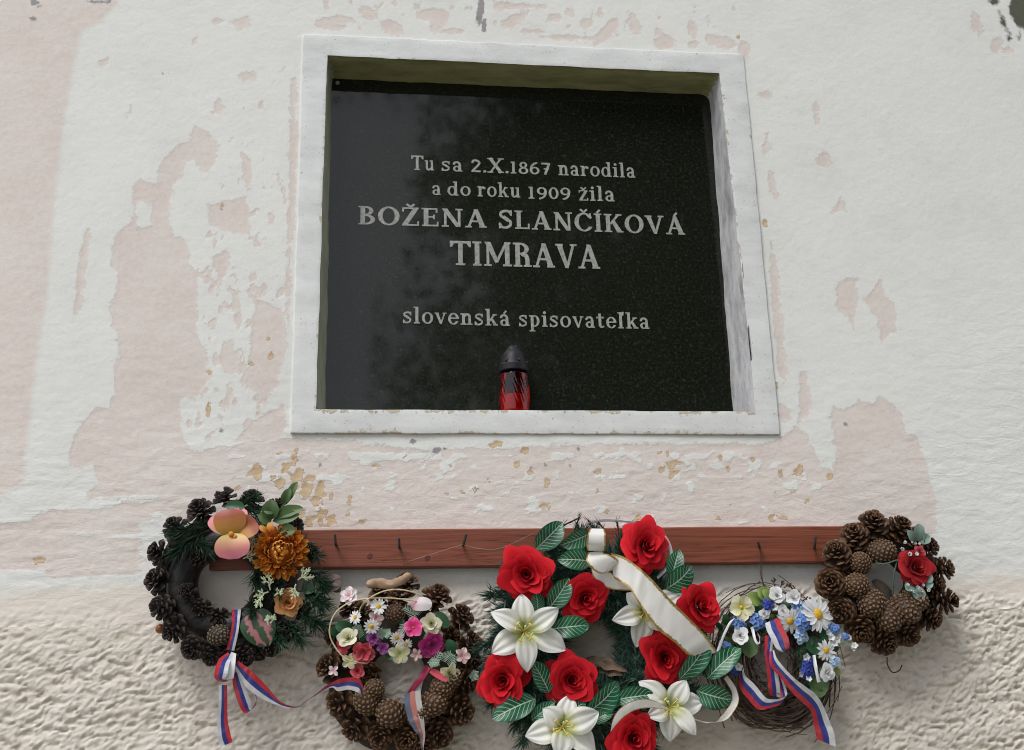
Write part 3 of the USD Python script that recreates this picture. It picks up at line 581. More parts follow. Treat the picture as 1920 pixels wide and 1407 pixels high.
# band: outer edge on the wall, rounded arris, flat face in three rows, inner arris into the niche
N = 110
rows = [rect_loop(BX0, BX1, BZ0, BZ1, 0.004, N, 0.0016, 1), rect_loop(BX0, BX1, BZ0, BZ1, -0.0032, N, 0.0022, 1), rect_loop(BX0 + 0.0014, BX1 - 0.0014, BZ0 + 0.0014, BZ1 - 0.0014, -0.0044, N, 0.0018, 1)]
for s in (0.3, 0.55, 0.8):
    q = rect_loop(BX0 + s * (OX0 - BX0), BX1 + s * (OX1 - BX1), BZ0 + s * (OZ0 - BZ0), BZ1 + s * (OZ1 - BZ1), -0.0046, N, 0.0006, 2)
    q[:, 1] -= 0.002 * (meshkit.fbm(q * [14, 1, 14], 3, 91) - 0.5)
    rows.append(q)
rows += [rect_loop(OX0 - 0.003, OX1 + 0.003, OZ0 - 0.003, OZ1 + 0.003, -0.0046, N, 0.0014, 3), rect_loop(OX0, OX1, OZ0, OZ1, -0.0040, N, 0.0014, 3)]
V, F = loft(rows)
edge = np.concatenate([np.full(4 * N, e) for e in (1.0, 0.9, 0.75, 0.0, -0.1, 0.1, 0.75, 0.95)])
side = np.tile(np.repeat([1.0, 0.35, 0.3, 0.3], N), len(rows))
side[6 * 4 * N:] = np.tile(np.repeat([1.0, 0.9, 0.35, 0.8], N), len(rows) - 6)
edge = np.where(edge > 0, edge * side, edge)
edge = edge + np.where(np.tile(np.repeat([1, 0, 0, 0], N), len(rows)) == 1, 0.12 * (V[:, 2] < ZF + 0.05), 0)
obj(surround, "band", (V, F[:, ::-1]), "surround_paint", smooth=True, fields={"edge": edge})

def round_corner(q, cx, cz, r):
    """Rounds the upper right corner of a loop."""
    m = (q[:, 0] > cx) & (q[:, 2] > cz)
    d = q[m][:, [0, 2]] - [cx, cz]
    d *= r / np.maximum(np.linalg.norm(d, axis=1, keepdims=True), 1e-9)
    q[m, 0], q[m, 2] = cx + d[:, 0], cz + d[:, 1]
    return q
BKX0, BKX1, BKZ1 = OX0 + 0.006, OX1 - 0.002, OZ1 - 0.0095
rings = []
for s in (0.0, 0.12, 0.35, 0.6, 0.85, 1.0):
    g0 = 0.0022 if s == 0 else 0.0                 # the reveal starts behind the arris of the band
    q = rect_loop(OX0 + s * (BKX0 - OX0) - g0, OX1 + s * (BKX1 - OX1) + g0, OZ0 - g0, g0 + OZ1 + s * (BKZ1 - OZ1), -0.0040 + s * (DEPTH + 0.005) + g0, N, 0.0014 + 0.0006 * s, 3, foot=(0.004 - 0.0055 * s, 0.0125 - 0.018 * s))
    r = 0.003 + 0.014 * s
    rings.append(round_corner(q, OX1 + s * (BKX1 - OX1) - r, OZ1 + s * (BKZ1 - OZ1) - r, r))
V, F = loft(rings)
face_side = (F.min(1) % (4 * N)) // N
lo = F % (4 * N)
face_side = np.array([np.bincount(np.minimum(a // N, 3), minlength=4).argmax() if a.max() - a.min() < 2 * N else 3 for a in lo])
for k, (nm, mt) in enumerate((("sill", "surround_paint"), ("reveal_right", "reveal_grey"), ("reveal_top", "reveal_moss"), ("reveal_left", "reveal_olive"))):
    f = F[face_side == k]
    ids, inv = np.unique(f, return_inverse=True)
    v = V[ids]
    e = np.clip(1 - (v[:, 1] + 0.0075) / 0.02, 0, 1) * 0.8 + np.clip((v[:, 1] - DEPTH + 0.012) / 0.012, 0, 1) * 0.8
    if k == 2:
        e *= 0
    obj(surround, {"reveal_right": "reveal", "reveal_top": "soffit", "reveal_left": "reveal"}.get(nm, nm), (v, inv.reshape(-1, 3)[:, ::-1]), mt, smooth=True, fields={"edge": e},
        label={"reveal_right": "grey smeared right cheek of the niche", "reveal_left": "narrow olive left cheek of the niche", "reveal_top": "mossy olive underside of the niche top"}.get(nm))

# ------------------------------------------------------------------ memorial plaque
plaque = thing("memorial_plaque", "polished black granite memorial plaque with engraved silver lettering in the niche", "plaque", (0, DEPTH, ZF + 0.34))
PY = DEPTH
def soft_box(lo, hi, r=0.002):
    b = trimesh.creation.box(np.array(hi) - np.array(lo)); b.apply_translation((np.array(hi) + np.array(lo)) / 2)
    return b
obj(plaque, "slab", soft_box((OX0 - 0.02, PY, OZ0 - 0.02), (OX1 + 0.02, PY + 0.03, OZ1 + 0.02)), "granite")

S, T, SF = 0.165, 0.085, 0.06
def st(x0, y0, x1, y1, w):
    return LineString([(x0, y0), (x1, y1)]).buffer(w / 2, cap_style=2)
def sf(x, y, w=0.34, h=SF):
    return sbox(x - w / 2, y, x + w / 2, y + h)
def stem(x, H, w=S, top=True, bot=True, half=False):
    g = [sbox(x - w / 2, 0, x + w / 2, H)]
    if bot: g.append(sf(x, 0, w + 0.16))
    if top: g.append(sbox(x - w / 2 - 0.09, H - SF, x + (w / 2 if half else w / 2 + 0.08), H))
    return unary_union(g)
def ell(cx, cy, rx, ry):
    return affinity.scale(Point(cx, cy).buffer(1, 20), rx, ry)
def ring_(cx, cy, rx, ry, tx, ty):
    return ell(cx, cy, rx, ry).difference(ell(cx, cy, rx - tx, ry - ty))
def cur(pts, w, n=8):
    P = np.array([pts[0]] + list(pts) + [pts[-1]], float); out = []
    for i in range(1, len(P) - 2):
        for t in np.linspace(0, 1, n, endpoint=False):
            out.append(0.5 * (2 * P[i] + (P[i + 1] - P[i - 1]) * t + (2 * P[i - 1] - 5 * P[i] + 4 * P[i + 1] - P[i + 2]) * t ** 2 + (3 * P[i] - P[i - 1] - 3 * P[i + 1] + P[i + 2]) * t ** 3))
    out.append(P[-2])
    return LineString(out).buffer(w / 2, cap_style=2, join_style=1)
U = lambda *g: unary_union(list(g))
XH = 0.68
def caron(cx, y):
    return U(st(cx - 0.15, y + 0.17, cx, y + 0.02, 0.08), st(cx + 0.15, y + 0.17, cx, y + 0.02, 0.08))
def acute(cx, y):
    return st(cx - 0.04, y + 0.03, cx + 0.09, y + 0.19, 0.085)
half_r = lambda g, x: g.intersection(sbox(x, -1, x + 3, 2))
half_l = lambda g, x: g.intersection(sbox(x - 3, -1, x, 2))
def glyph(c):
    """(shape, advance) of one letter with capital height 1."""
    if c == "T": return U(sbox(0.32, 0, 0.32 + S, 1), sf(0.40, 0, 0.36), sbox(0, 0.92, 0.81, 1), sbox(0, 0.76, 0.06, 1), sbox(0.75, 0.76, 0.81, 1), Polygon([(0, .76), (.06, .76), (.16, .92), (0, .92)]), Polygon([(.81, .76), (.75, .76), (.65, .92), (.81, .92)])), 0.81
    if c == "X": return U(st(0.12, 1, 0.70, 0, S), st(0.70, 1, 0.12, 0, T), sf(0.12, 0, .3), sf(0.70, 0, .3), sf(0.13, 1 - SF, .3), sf(0.69, 1 - SF, .3)), 0.84
    if c == "B": return U(stem(0.17, 1), half_r(ring_(0.28, 0.755, 0.30, 0.245, 0.15, 0.07), 0.25), half_r(ring_(0.28, 0.27, 0.37, 0.27, 0.16, 0.07), 0.25), sbox(0.1, 0.93, 0.3, 1), sbox(0.1, 0.485, 0.3, 0.55), sbox(0.1, 0, 0.3, 0.07)), 0.68
    if c == "O": return ring_(0.42, 0.5, 0.42, 0.515, 0.17, 0.07), 0.84
    if c == "Z": return U(sbox(0.02, 0.93, 0.66, 1), sbox(0.02, 0, 0.68, 0.07), Polygon([(0.46, 0.95), (0.66, 0.95), (0.22, 0.05), (0.02, 0.05)]), sbox(0.02, 0.78, 0.08, 1), sbox(0.62, 0, 0.68, 0.24)), 0.70
    if c == "Ž": return U(glyph("Z")[0], caron(0.35, 1.02)), 0.70
    if c == "E": return U(stem(0.17, 1), sbox(0.1, 0.93, 0.62, 1), sbox(0.1, 0, 0.66, 0.07), sbox(0.1, 0.48, 0.5, 0.55), sbox(0.57, 0.76, 0.62, 1), sbox(0.61, 0, 0.66, 0.24), sbox(0.46, 0.40, 0.51, 0.63)), 0.68
    if c == "N": return U(sbox(0.12, 0, 0.12 + T, 1), sf(0.16, 0, .28), sbox(0.68, 0, 0.68 + T, 1), sf(0.72, 1 - SF, .28), Polygon([(0.04, 1), (0.24, 1), (0.765, 0), (0.60, 0)])), 0.88
    if c == "A": return U(st(0.42, 1, 0.12, 0, T), Polygon([(0.34, 1), (0.50, 1), (0.80, 0), (0.60, 0)]), sbox(0.22, 0.30, 0.62, 0.37), sf(0.12, 0, .26), sf(0.70, 0, .30)), 0.84
    if c == "Á": return U(glyph("A")[0], acute(0.44, 1.02)), 0.84
    if c == "S": return U(cur([(0.56, 0.80), (0.48, 0.93), (0.32, 0.96), (0.14, 0.88), (0.11, 0.72), (0.22, 0.60), (0.42, 0.48), (0.54, 0.34), (0.50, 0.14), (0.32, 0.04), (0.14, 0.08), (0.07, 0.22)], 0.115), st(0.22, 0.64, 0.46, 0.42, 0.16), sbox(0.54, 0.70, 0.60, 1), sbox(0.03, 0, 0.09, 0.30)), 0.64
    if c == "L": return U(stem(0.17, 1), sbox(0.1, 0, 0.64, 0.07), sbox(0.58, 0, 0.64, 0.28)), 0.66
    if c == "C": return U(ring_(0.42, 0.5, 0.42, 0.515, 0.17, 0.07).difference(sbox(0.60, 0.24, 1.2, 0.76)), sbox(0.68, 0.70, 0.74, 1)), 0.78
    if c == "Č": return U(glyph("C")[0], caron(0.42, 1.04)), 0.78
    if c == "I": return stem(0.18, 1), 0.36
    if c == "Í": return U(stem(0.18, 1), acute(0.18, 1.02)), 0.36
    if c == "K": return U(stem(0.17, 1), st(0.28, 0.45, 0.66, 1, T), Polygon([(0.33, 0.58), (0.45, 0.68), (0.80, 0), (0.58, 0)]), sf(0.66, 1 - SF, .26), sf(0.70, 0, .28)), 0.84
    if c == "V": return U(Polygon([(0.04, 1), (0.24, 1), (0.50, 0), (0.38, 0)]), st(0.72, 1, 0.44, 0, T), sf(0.14, 1 - SF, .30), sf(0.72, 1 - SF, .26)), 0.84
    if c == "M": return U(sbox(0.13, 0, 0.13 + T, 1), sf(0.17, 0, .28), sbox(0.86, 0, 0.86 + S, 1), sf(0.94, 0, .34), Polygon([(0.06, 1), (0.28, 1), (0.58, 0.2), (0.48, 0.12)]), st(0.91, 1, 0.53, 0.17, T), sbox(0.84, 1 - SF, 1.08, 1)), 1.12
    if c == "R": return U(stem(0.17, 1), half_r(ring_(0.28, 0.75, 0.33, 0.25, 0.15, 0.07), 0.25), sbox(0.1, 0.93, 0.3, 1), sbox(0.1, 0.50, 0.34, 0.57), cur([(0.34, 0.53), (0.50, 0.46), (0.55, 0.28), (0.55, 0.0)], 0.15), sf(0.56, 0, .30)), 0.72
    if c in "nu":
        if c == "n": return U(stem(0.15, XH, 0.14, half=True), cur([(0.18, 0.52), (0.30, 0.63), (0.42, 0.60), (0.48, 0.46), (0.48, 0.0)], 0.125), sf(0.48, 0, .28)), 0.64
        return U(sbox(0.08, 0.14, 0.08 + 0.13, XH), sbox(0, XH - SF, 0.2, XH), cur([(0.145, 0.2), (0.17, 0.07), (0.30, 0.045), (0.44, 0.14)], 0.10), sbox(0.42, 0, 0.55, XH), sbox(0.34, XH - SF, 0.55, XH), sbox(0.42, 0, 0.62, SF)), 0.64
    if c == "s": return affinity.scale(glyph("S")[0], 0.74, XH, origin=(0, 0)), 0.50
    if c == "a": return U(cur([(0.08, 0.52), (0.14, 0.62), (0.28, 0.645), (0.39, 0.56), (0.40, 0.42)], 0.10), sbox(0.34, 0.0, 0.47, 0.48), sbox(0.40, 0, 0.54, SF), ring_(0.245, 0.185, 0.205, 0.195, 0.11, 0.065), ell(0.09, 0.53, 0.06, 0.06)), 0.56
    if c == "á": return U(glyph("a")[0], acute(0.28, 0.72)), 0.56
    if c == "r": return U(stem(0.15, XH, 0.14, half=True), cur([(0.20, 0.48), (0.28, 0.60), (0.40, 0.63)], 0.10), ell(0.42, 0.57, 0.075, 0.075)), 0.50
    if c == "o": return ring_(0.30, 0.34, 0.29, 0.35, 0.125, 0.06), 0.60
    if c == "d": return U(ring_(0.27, 0.33, 0.26, 0.34, 0.125, 0.06), sbox(0.42, 0, 0.55, 1), sbox(0.33, 1 - SF, 0.55, 1), sbox(0.42, 0, 0.63, SF)), 0.65
    if c == "i": return U(stem(0.15, XH, 0.14, half=True), ell(0.15, 0.87, 0.08, 0.08)), 0.32
    if c == "l": return stem(0.15, 1.0, 0.14, half=True), 0.32
    if c == "ľ": return U(stem(0.15, 1.0, 0.14, half=True), st(0.30, 1.02, 0.26, 0.80, 0.075)), 0.36
    if c == "k": return U(stem(0.15, 1.0, 0.14, half=True), st(0.22, 0.28, 0.50, XH, 0.08), Polygon([(0.27, 0.40), (0.36, 0.47), (0.62, 0), (0.46, 0)]), sf(0.49, XH - SF, .22), sf(0.54, 0, .24)), 0.66
    if c == "z": return affinity.scale(glyph("Z")[0], 0.76, XH, origin=(0, 0)), 0.54
    if c == "ž": return U(glyph("z")[0], caron(0.27, 0.71)), 0.54
    if c == "v": return affinity.scale(glyph("V")[0], 0.72, XH, origin=(0, 0)), 0.60
    if c == "e": return U(ring_(0.29, 0.34, 0.28, 0.35, 0.125, 0.06).difference(sbox(0.34, 0.18, 1, 0.34)), sbox(0.08, 0.335, 0.55, 0.40)), 0.58
    if c == "p": return affinity.translate(U(stem(0.15, XH + 0.30, 0.14, half=True), affinity.translate(half_r(ring_(0.28, 0.34, 0.27, 0.35, 0.125, 0.06), 0.12), 0, 0.30)), 0, -0.30), 0.60
    if c == "t": return U(sbox(0.12, 0.12, 0.25, 0.88), sbox(0.0, XH - 0.08, 0.40, XH), cur([(0.185, 0.2), (0.21, 0.07), (0.30, 0.045), (0.40, 0.10)], 0.09)), 0.44
    if c == "1": return U(stem(0.17, 0.80, 0.12, top=False), sbox(0.04, 0.72, 0.22, 0.80)), 0.36
    if c == "2": return U(cur([(0.06, 0.62), (0.12, 0.78), (0.28, 0.80), (0.42, 0.70), (0.40, 0.52), (0.06, 0.06)], 0.105), sbox(0.02, 0, 0.50, 0.10)), 0.54
    if c == "8": return U(ring_(0.25, 0.60, 0.20, 0.21, 0.10, 0.07), ring_(0.25, 0.21, 0.25, 0.225, 0.11, 0.07)), 0.50
    if c == "6": return U(ring_(0.26, 0.24, 0.25, 0.25, 0.11, 0.07), cur([(0.055, 0.24), (0.08, 0.5), (0.22, 0.70), (0.40, 0.80)], 0.10)), 0.52
    if c == "9": return U(ring_(0.26, 0.54, 0.25, 0.25, 0.11, 0.07), cur([(0.465, 0.54), (0.43, 0.28), (0.30, 0.08), (0.12, 0.0)], 0.10)), 0.52
    if c == "0": return ring_(0.26, 0.40, 0.25, 0.40, 0.11, 0.07), 0.52
    if c == "7": return U(sbox(0.02, 0.70, 0.48, 0.80), st(0.43, 0.74, 0.20, 0, 0.12), sbox(0.14, 0.36, 0.42, 0.42)), 0.50
    if c == ".": return ell(0.08, 0.06, 0.075, 0.075), 0.16
    raise KeyError(c)

def on_plaque(px, py):
    return at(px, py, -PY)[[0, 2]]

zx = lambda x: 640 + 0.35417 * x
zy = lambda y: 260 + 0.35417 * y
def word(text, x0, x1, y0, y1, cap, gap=0.10):
    """One word between two points of its base line (pixels measured on the photograph), capital height in pixels."""
    a, b = on_plaque(zx(x0), zy(y0)), on_plaque(zx(x1), zy(y1))
    h = size(0.35417 * cap, at(zx(x0), zy(y0), -PY))
    gl = [glyph(c) for c in text]
    xs_, x = [], 0.0
    for (g, adv) in gl:
        xs_.append(x); x += adv + gap
    x -= gap
    L = np.linalg.norm(b - a)
    ex, ez = (b - a) / L, np.array([-(b - a)[1], (b - a)[0]]) / L
    ex, ez = np.array([1.0, 0.0]), np.array([0.0, 1.0])
    sx = L / x
    for (g, adv), x_ in zip(gl, xs_):
        g = g.buffer(0.009).simplify(0.004)
        o = a + (b - a) * (x_ * sx / L)
        for q in [unary_union([g])]:
            meshes = []
            for pg in getattr(q, "geoms", [q]):
                m = trimesh.creation.extrude_polygon(pg, 1.0, engine="earcut")
                v = m.vertices
                wv = np.stack([o[0] + v[:, 0] * sx, PY + 0.0002 - 0.0009 * v[:, 2], o[1] + v[:, 1] * h], 1)
                meshes.append((wv, m.faces))
            obj(plaque, "letter", join(meshes), "silver_letter")

word("Tu", 370, 492, 166, 169, 83)
word("sa", 530, 642, 171, 176, 82)
word("2.X.1867", 688, 1108, 177, 192, 84)
word("narodila", 1150, 1557, 194, 208, 84)
word("a", 480, 528, 298, 299, 80)
word("do", 562, 685, 301, 304, 80)
word("roku", 722, 948, 306, 313, 84)
word("1909", 990, 1213, 318, 323, 84)
word("žila", 1258, 1448, 328, 333, 86)
word("BOŽENA", 90, 768, 454, 473, 104)
word("SLANČÍKOVÁ", 832, 1818, 475, 510, 104)
word("TIMRAVA", 577, 1368, 669, 690, 136, gap=0.07)
word("slovenská", 325, 893, 977, 993, 92)
word("spisovateľka", 940, 1632, 994, 1008, 90)

# round brass-coloured pin head in the corner of the plaque
def revolve(profile, center, n=24, axis="z"):
    rings = []
    for r, h in profile:
        t = np.linspace(0, 2 * np.pi, n, endpoint=False)
        rings.append(np.stack([r * np.cos(t), r * np.sin(t), np.full(n, h)], 1))
    V, F = loft(rings)
    if axis == "y":
        V = np.stack([V[:, 0], -V[:, 2], V[:, 1]], 1)
    return V + np.asarray(center), F
p = at(633, 156, -PY)
obj(plaque, "fixing_pin", revolve([(0.0035, -0.001), (0.0035, 0.0015), (0.002, 0.003), (0.0001, 0.0033)], (p[0], PY, p[2]), 14, "y"), "silver_letter")

# ------------------------------------------------------------------ grave lantern on the sill
cp = at(965, 768, -0.027)
cp[2] = OZ0 + 0.0008
lan = thing("grave_candle", "small red glass grave lantern with a black lid on the niche sill", "candle", cp)
pxm = size(1.0, cp)
H = 133 * pxm; RG = 30 * pxm
glass_h = 0.66 * H
prof = [(RG * 0.92, 0.0), (RG, 0.004), (RG * 0.98, glass_h * 0.30), (RG * 0.97, glass_h * 0.80), (RG * 0.94, glass_h * 0.87), (RG * 0.72, glass_h * 0.93), (RG * 0.70, glass_h)]
V, F = revolve(prof, (0, 0, 0), 48)
ang = np.arctan2(V[:, 1], V[:, 0]); body = (V[:, 2] > 0.003) & (V[:, 2] < glass_h * 0.85)
dense = []
for h in np.linspace(0.0, glass_h * 0.86, 40):
    dense.append((RG * np.interp(h, [0, 0.004, glass_h * 0.86], [0.92, 1.0, 0.96]), h))
V, F = revolve(dense + prof[4:], (0, 0, 0), 180)
ang = np.arctan2(V[:, 1], V[:, 0])
k = np.clip((V[:, 2] - 0.012) / 0.006, 0, 1) * np.clip((glass_h * 0.80 - V[:, 2]) / 0.006, 0, 1)
V[:, :2] *= (1 + 0.011 * k * np.sin(30 * ang + V[:, 2] * 420))[:, None]      # twisted ribs pressed into the glass
obj(lan, "glass_jar", (V + cp, F), "red_glass", smooth=True)
obj(lan, "candle", (lambda q: (q[0] + cp, q[1]))(revolve([(0.0005, 0.002), (RG * 0.86, 0.002), (RG * 0.86, 0.026), (RG * 0.80, 0.0305), (RG * 0.3, 0.029), (0.0005, 0.0295)], (0, 0, 0), 32)), "red_candle", smooth=40)
lid = [(RG * 0.80, glass_h - 0.004), (RG * 0.92, glass_h - 0.003), (RG * 0.93, glass_h + 0.006), (RG * 0.86, glass_h + 0.008), (RG * 0.82, glass_h + 0.012), (RG * 0.76, glass_h + 0.020), (RG * 0.64, glass_h + 0.027), (RG * 0.46, glass_h + 0.0315), (RG * 0.42, H * 0.965), (RG * 0.37, H), (0.0004, H)]
obj(lan, "lid", (lambda q: (q[0] + cp, q[1]))(revolve(lid, (0, 0, 0), 40)), "lid_plastic", smooth=35)
for a_, h_, r_ in ((-1.25, glass_h + 0.0115, 0.84), (-2.25, glass_h + 0.0115, 0.84), (-0.2, glass_h + 0.0115, 0.84), (-1.85, H * 0.985, 0.325), (-1.05, H * 0.985, 0.325)):
    s = trimesh.creation.icosphere(2, 0.0026); s.apply_translation(cp + [RG * r_ * math.cos(a_), RG * r_ * math.sin(a_), h_])
    obj(lan, "vent_hole", s, "iron", smooth=True)

# ------------------------------------------------------------------ wooden hanging rail with hooks
BT = 0.022                                       # thickness of the board
bl, br_ = at(394, 1025, BT)[0], at(1606, 1025, BT)[0]
bz1, bz0 = at(1000, 990.5, BT)[2], at(1000, 1061, BT)[2]
rail = thing("hanging_rail", "reddish brown stained wooden board with nails, fixed below the plaque", "board", ((bl + br_) / 2, 0, (bz0 + bz1) / 2))
n = 160
t = np.linspace(0, 1, n)
xx = bl + (br_ - bl) * t
ch = 0.0018
sec = [(0.004, 0, 0), (-BT + ch, 0, 0), (-BT, ch, 0), (-BT, -ch, 1), (-BT + ch, 0, 1), (0.004, 0, 1)]
rings = []
for i, x in enumerate(xx):
    w0 = 0.0009 * (meshkit.fbm(np.array([[x * 9, 0, 1.0]]), 3, 5)[0] - 0.5) * 2
    w1 = 0.0009 * (meshkit.fbm(np.array([[x * 9, 0, 4.0]]), 3, 6)[0] - 0.5) * 2
    rings.append(np.array([(x, y, (bz0 + w0 if top == 0 else bz1 + w1) + dz) for y, dz, top in sec]))
V, F = loft(rings)
m = len(sec)
caps = [[0, i, i + 1] for i in range(1, m - 1)] + [[(n - 1) * m, (n - 1) * m + i + 1, (n - 1) * m + i] for i in range(1, m - 1)]
obj(rail, "plank", (V, np.vstack([F, caps])), "stained_wood", smooth=20)

def tube(pts, r, sides=6, taper=None, cap=True):
    P = np.asarray(pts, float); n = len(P)
    r = np.full(n, r, float) if np.ndim(r) == 0 else np.asarray(r, float)
    tan = np.gradient(P, axis=0); tan /= np.maximum(np.linalg.norm(tan, axis=1, keepdims=True), 1e-12)
    u = unit(np.cross(tan[0], [0.31, 0.53, 0.79])); rings = []
    for i in range(n):
        u = unit(u - tan[i] * (u @ tan[i])); w = np.cross(tan[i], u)
        a = np.linspace(0, 2 * np.pi, sides, endpoint=False)
        rings.append(P[i] + r[i] * (np.cos(a)[:, None] * u + np.sin(a)[:, None] * w))
    V, F = loft(rings)
    if cap:
        V = np.vstack([V, P[0], P[-1]])
        e = (n - 1) * sides
        F = np.vstack([F, [[len(V) - 2, (i + 1) % sides, i] for i in range(sides)], [[len(V) - 1, e + i, e + (i + 1) % sides] for i in range(sides)]])
    return V, F

def spline(pts, n=10):
    P = np.array([pts[0]] + list(pts) + [pts[-1]], float); out = []
    for i in range(1, len(P) - 2):
        for t in np.linspace(0, 1, n, endpoint=False):
            out.append(0.5 * (2 * P[i] + (P[i + 1] - P[i - 1]) * t + (2 * P[i - 1] - 5 * P[i] + 4 * P[i + 1] - P[i + 2]) * t ** 2 + (3 * P[i] - P[i - 1] - 3 * P[i + 1] + P[i + 2]) * t ** 3))
    out.append(P[-2])
    return np.array(out)

for (x, y, hx, hl) in ((630, 1022, -2, 20), (749, 1027, -1, 18), (868, 1022, 6, 20), (1424, 1026, -3, 10), (1527, 1026, 2, 20), (1195, 1026, 0, 16), (700, 1024, 0, 0)):
    if not hl:
        continue
    q = [at(x, y, 0.006), at(x, y, BT + 0.001), at(x, y + 1, BT + 0.014), at(x + hx * 0.3, y - 3, BT + 0.020), at(x + hx, y - hl, BT + 0.022)]
    obj(rail, "nail", tube(spline(q, 6), 0.0019, 6), "iron", smooth=True)
for q in (((872, 1020, BT + 0.02), (800, 1042, BT + 0.012), (720, 1068, 0.008)), ((1000, 1000, BT + 0.004), (930, 1030, BT + 0.016), (868, 1022, BT + 0.02))):
    obj(rail, "cobweb_strand", tube(spline([at(*k) for k in q], 6), 0.00022, 4), "thread")
# a few knots and old nail holes of the plank are part of its grain; three small round plugs
for (x, y, r) in ((693, 1043, 5), (801, 1046, 5)):
    c = at(x, y, BT)
    obj(rail, "knot", revolve([(0.0042, -0.002), (0.0042, 0.0003), (0.0035, 0.0006), (0.0001, 0.0005)], (c[0], -BT, c[2]), 14, "y"), "wood_knot")

# ================================================================== flowers, cones, leaves: builders
RNG = random.Random(11)
U_ = RNG.uniform

def frame(px, py, out, rot=0.0, tilt=(0.0, 0.0)):
    O = at(px, py, out)
    e3 = unit((tilt[0], -1.0, tilt[1]))
    up = unit(np.array([0, 0, 1.0]) - e3 * e3[2])
    right = np.cross(up, e3)
    a = math.radians(rot)
    return O, math.cos(a) * right + math.sin(a) * up, math.cos(a) * up - math.sin(a) * right, e3

def to_world(V, fr):
    O, a, b, c = fr
    return O + V[:, :1] * a + V[:, 1:2] * b + V[:, 2:3] * c

def rot_z(V, deg):
    a = math.radians(deg); c, s = math.cos(a), math.sin(a)
    return np.stack([V[:, 0] * c - V[:, 1] * s, V[:, 0] * s + V[:, 1] * c, V[:, 2]], 1)

def grid_faces(nu, nv):
    i = (np.arange(nu - 1)[:, None] * nv + np.arange(nv - 1)[None]).ravel()
    return np.vstack([np.stack([i, i + 1, i + nv + 1], 1), np.stack([i, i + nv + 1, i + nv], 1)])

def petal(L, W, theta0=20.0, curl=-30.0, cup=0.3, ruffle=0.0, wide=1.3, blunt=0.6, nu=8, nv=7, ph=0.0, notch=0.0, r0=0.0):
    """A petal growing along +y from (0, r0, 0), rising by theta0 degrees at its base and bending by curl along its length."""
    u = np.linspace(0, 1, nu); v = np.linspace(-1, 1, nv)
    th = np.radians(theta0 + curl * u)
    y = r0 + np.concatenate([[0], np.cumsum((np.cos(th[1:]) + np.cos(th[:-1])) / 2)]) * L / (nu - 1)
    z = np.concatenate([[0], np.cumsum((np.sin(th[1:]) + np.sin(th[:-1])) / 2)]) * L / (nu - 1)
    w = W / 2 * np.maximum(np.sin(np.pi * (0.05 + 0.93 * u ** wide)), 0.02) ** blunt
    Uu, Vv = np.meshgrid(u, v, indexing="ij")
    nx = -np.sin(th); nz = np.cos(th)
    h = cup * (w[:, None] * Vv ** 2) + ruffle * L * np.sin(4.3 * Vv + ph + 2.2 * Uu) * Uu ** 2
    yy = y[:, None] + nx[:, None] * h - notch * L * np.exp(-(Vv / 0.25) ** 2) * (Uu > 0.95)
    zz = z[:, None] + nz[:, None] * h
    V = np.stack([Vv * w[:, None], yy, zz], -1).reshape(-1, 3)
    return V, grid_faces(nu, nv), Uu.ravel()

def wrap_petal(r0, flare, H, span, droop, phi, spiral, z0=0.0, point=0.0, ruf=0.0, nu=7, nv=7):
    """A rose petal: a piece of a flaring bowl round the axis of the flower."""
    u = np.linspace(0, 1, nu); v = np.linspace(-1, 1, nv)
    Uu, Vv = np.meshgrid(u, v, indexing="ij")
    uu = Uu * (1 - 0.36 * np.abs(Vv) ** 2.6 + point * np.exp(-(Vv / 0.3) ** 2))
    ph = U_(0, 6)
    rho = r0 * (0.30 + 0.70 * np.sqrt(uu)) + flare * uu ** 2 + spiral * Vv * uu + ruf * np.sin(5 * Vv + ph) * uu ** 2
    z = z0 + H * uu - droop * uu ** 3 + 0.7 * ruf * np.cos(4 * Vv + ph) * uu ** 2
    a = math.radians(phi) + Vv * math.radians(span / 2)
    V = np.stack([rho * np.cos(a), rho * np.sin(a), z], -1).reshape(-1, 3)
    return V, grid_faces(nu, nv), np.clip(Uu.ravel(), 0, 1)

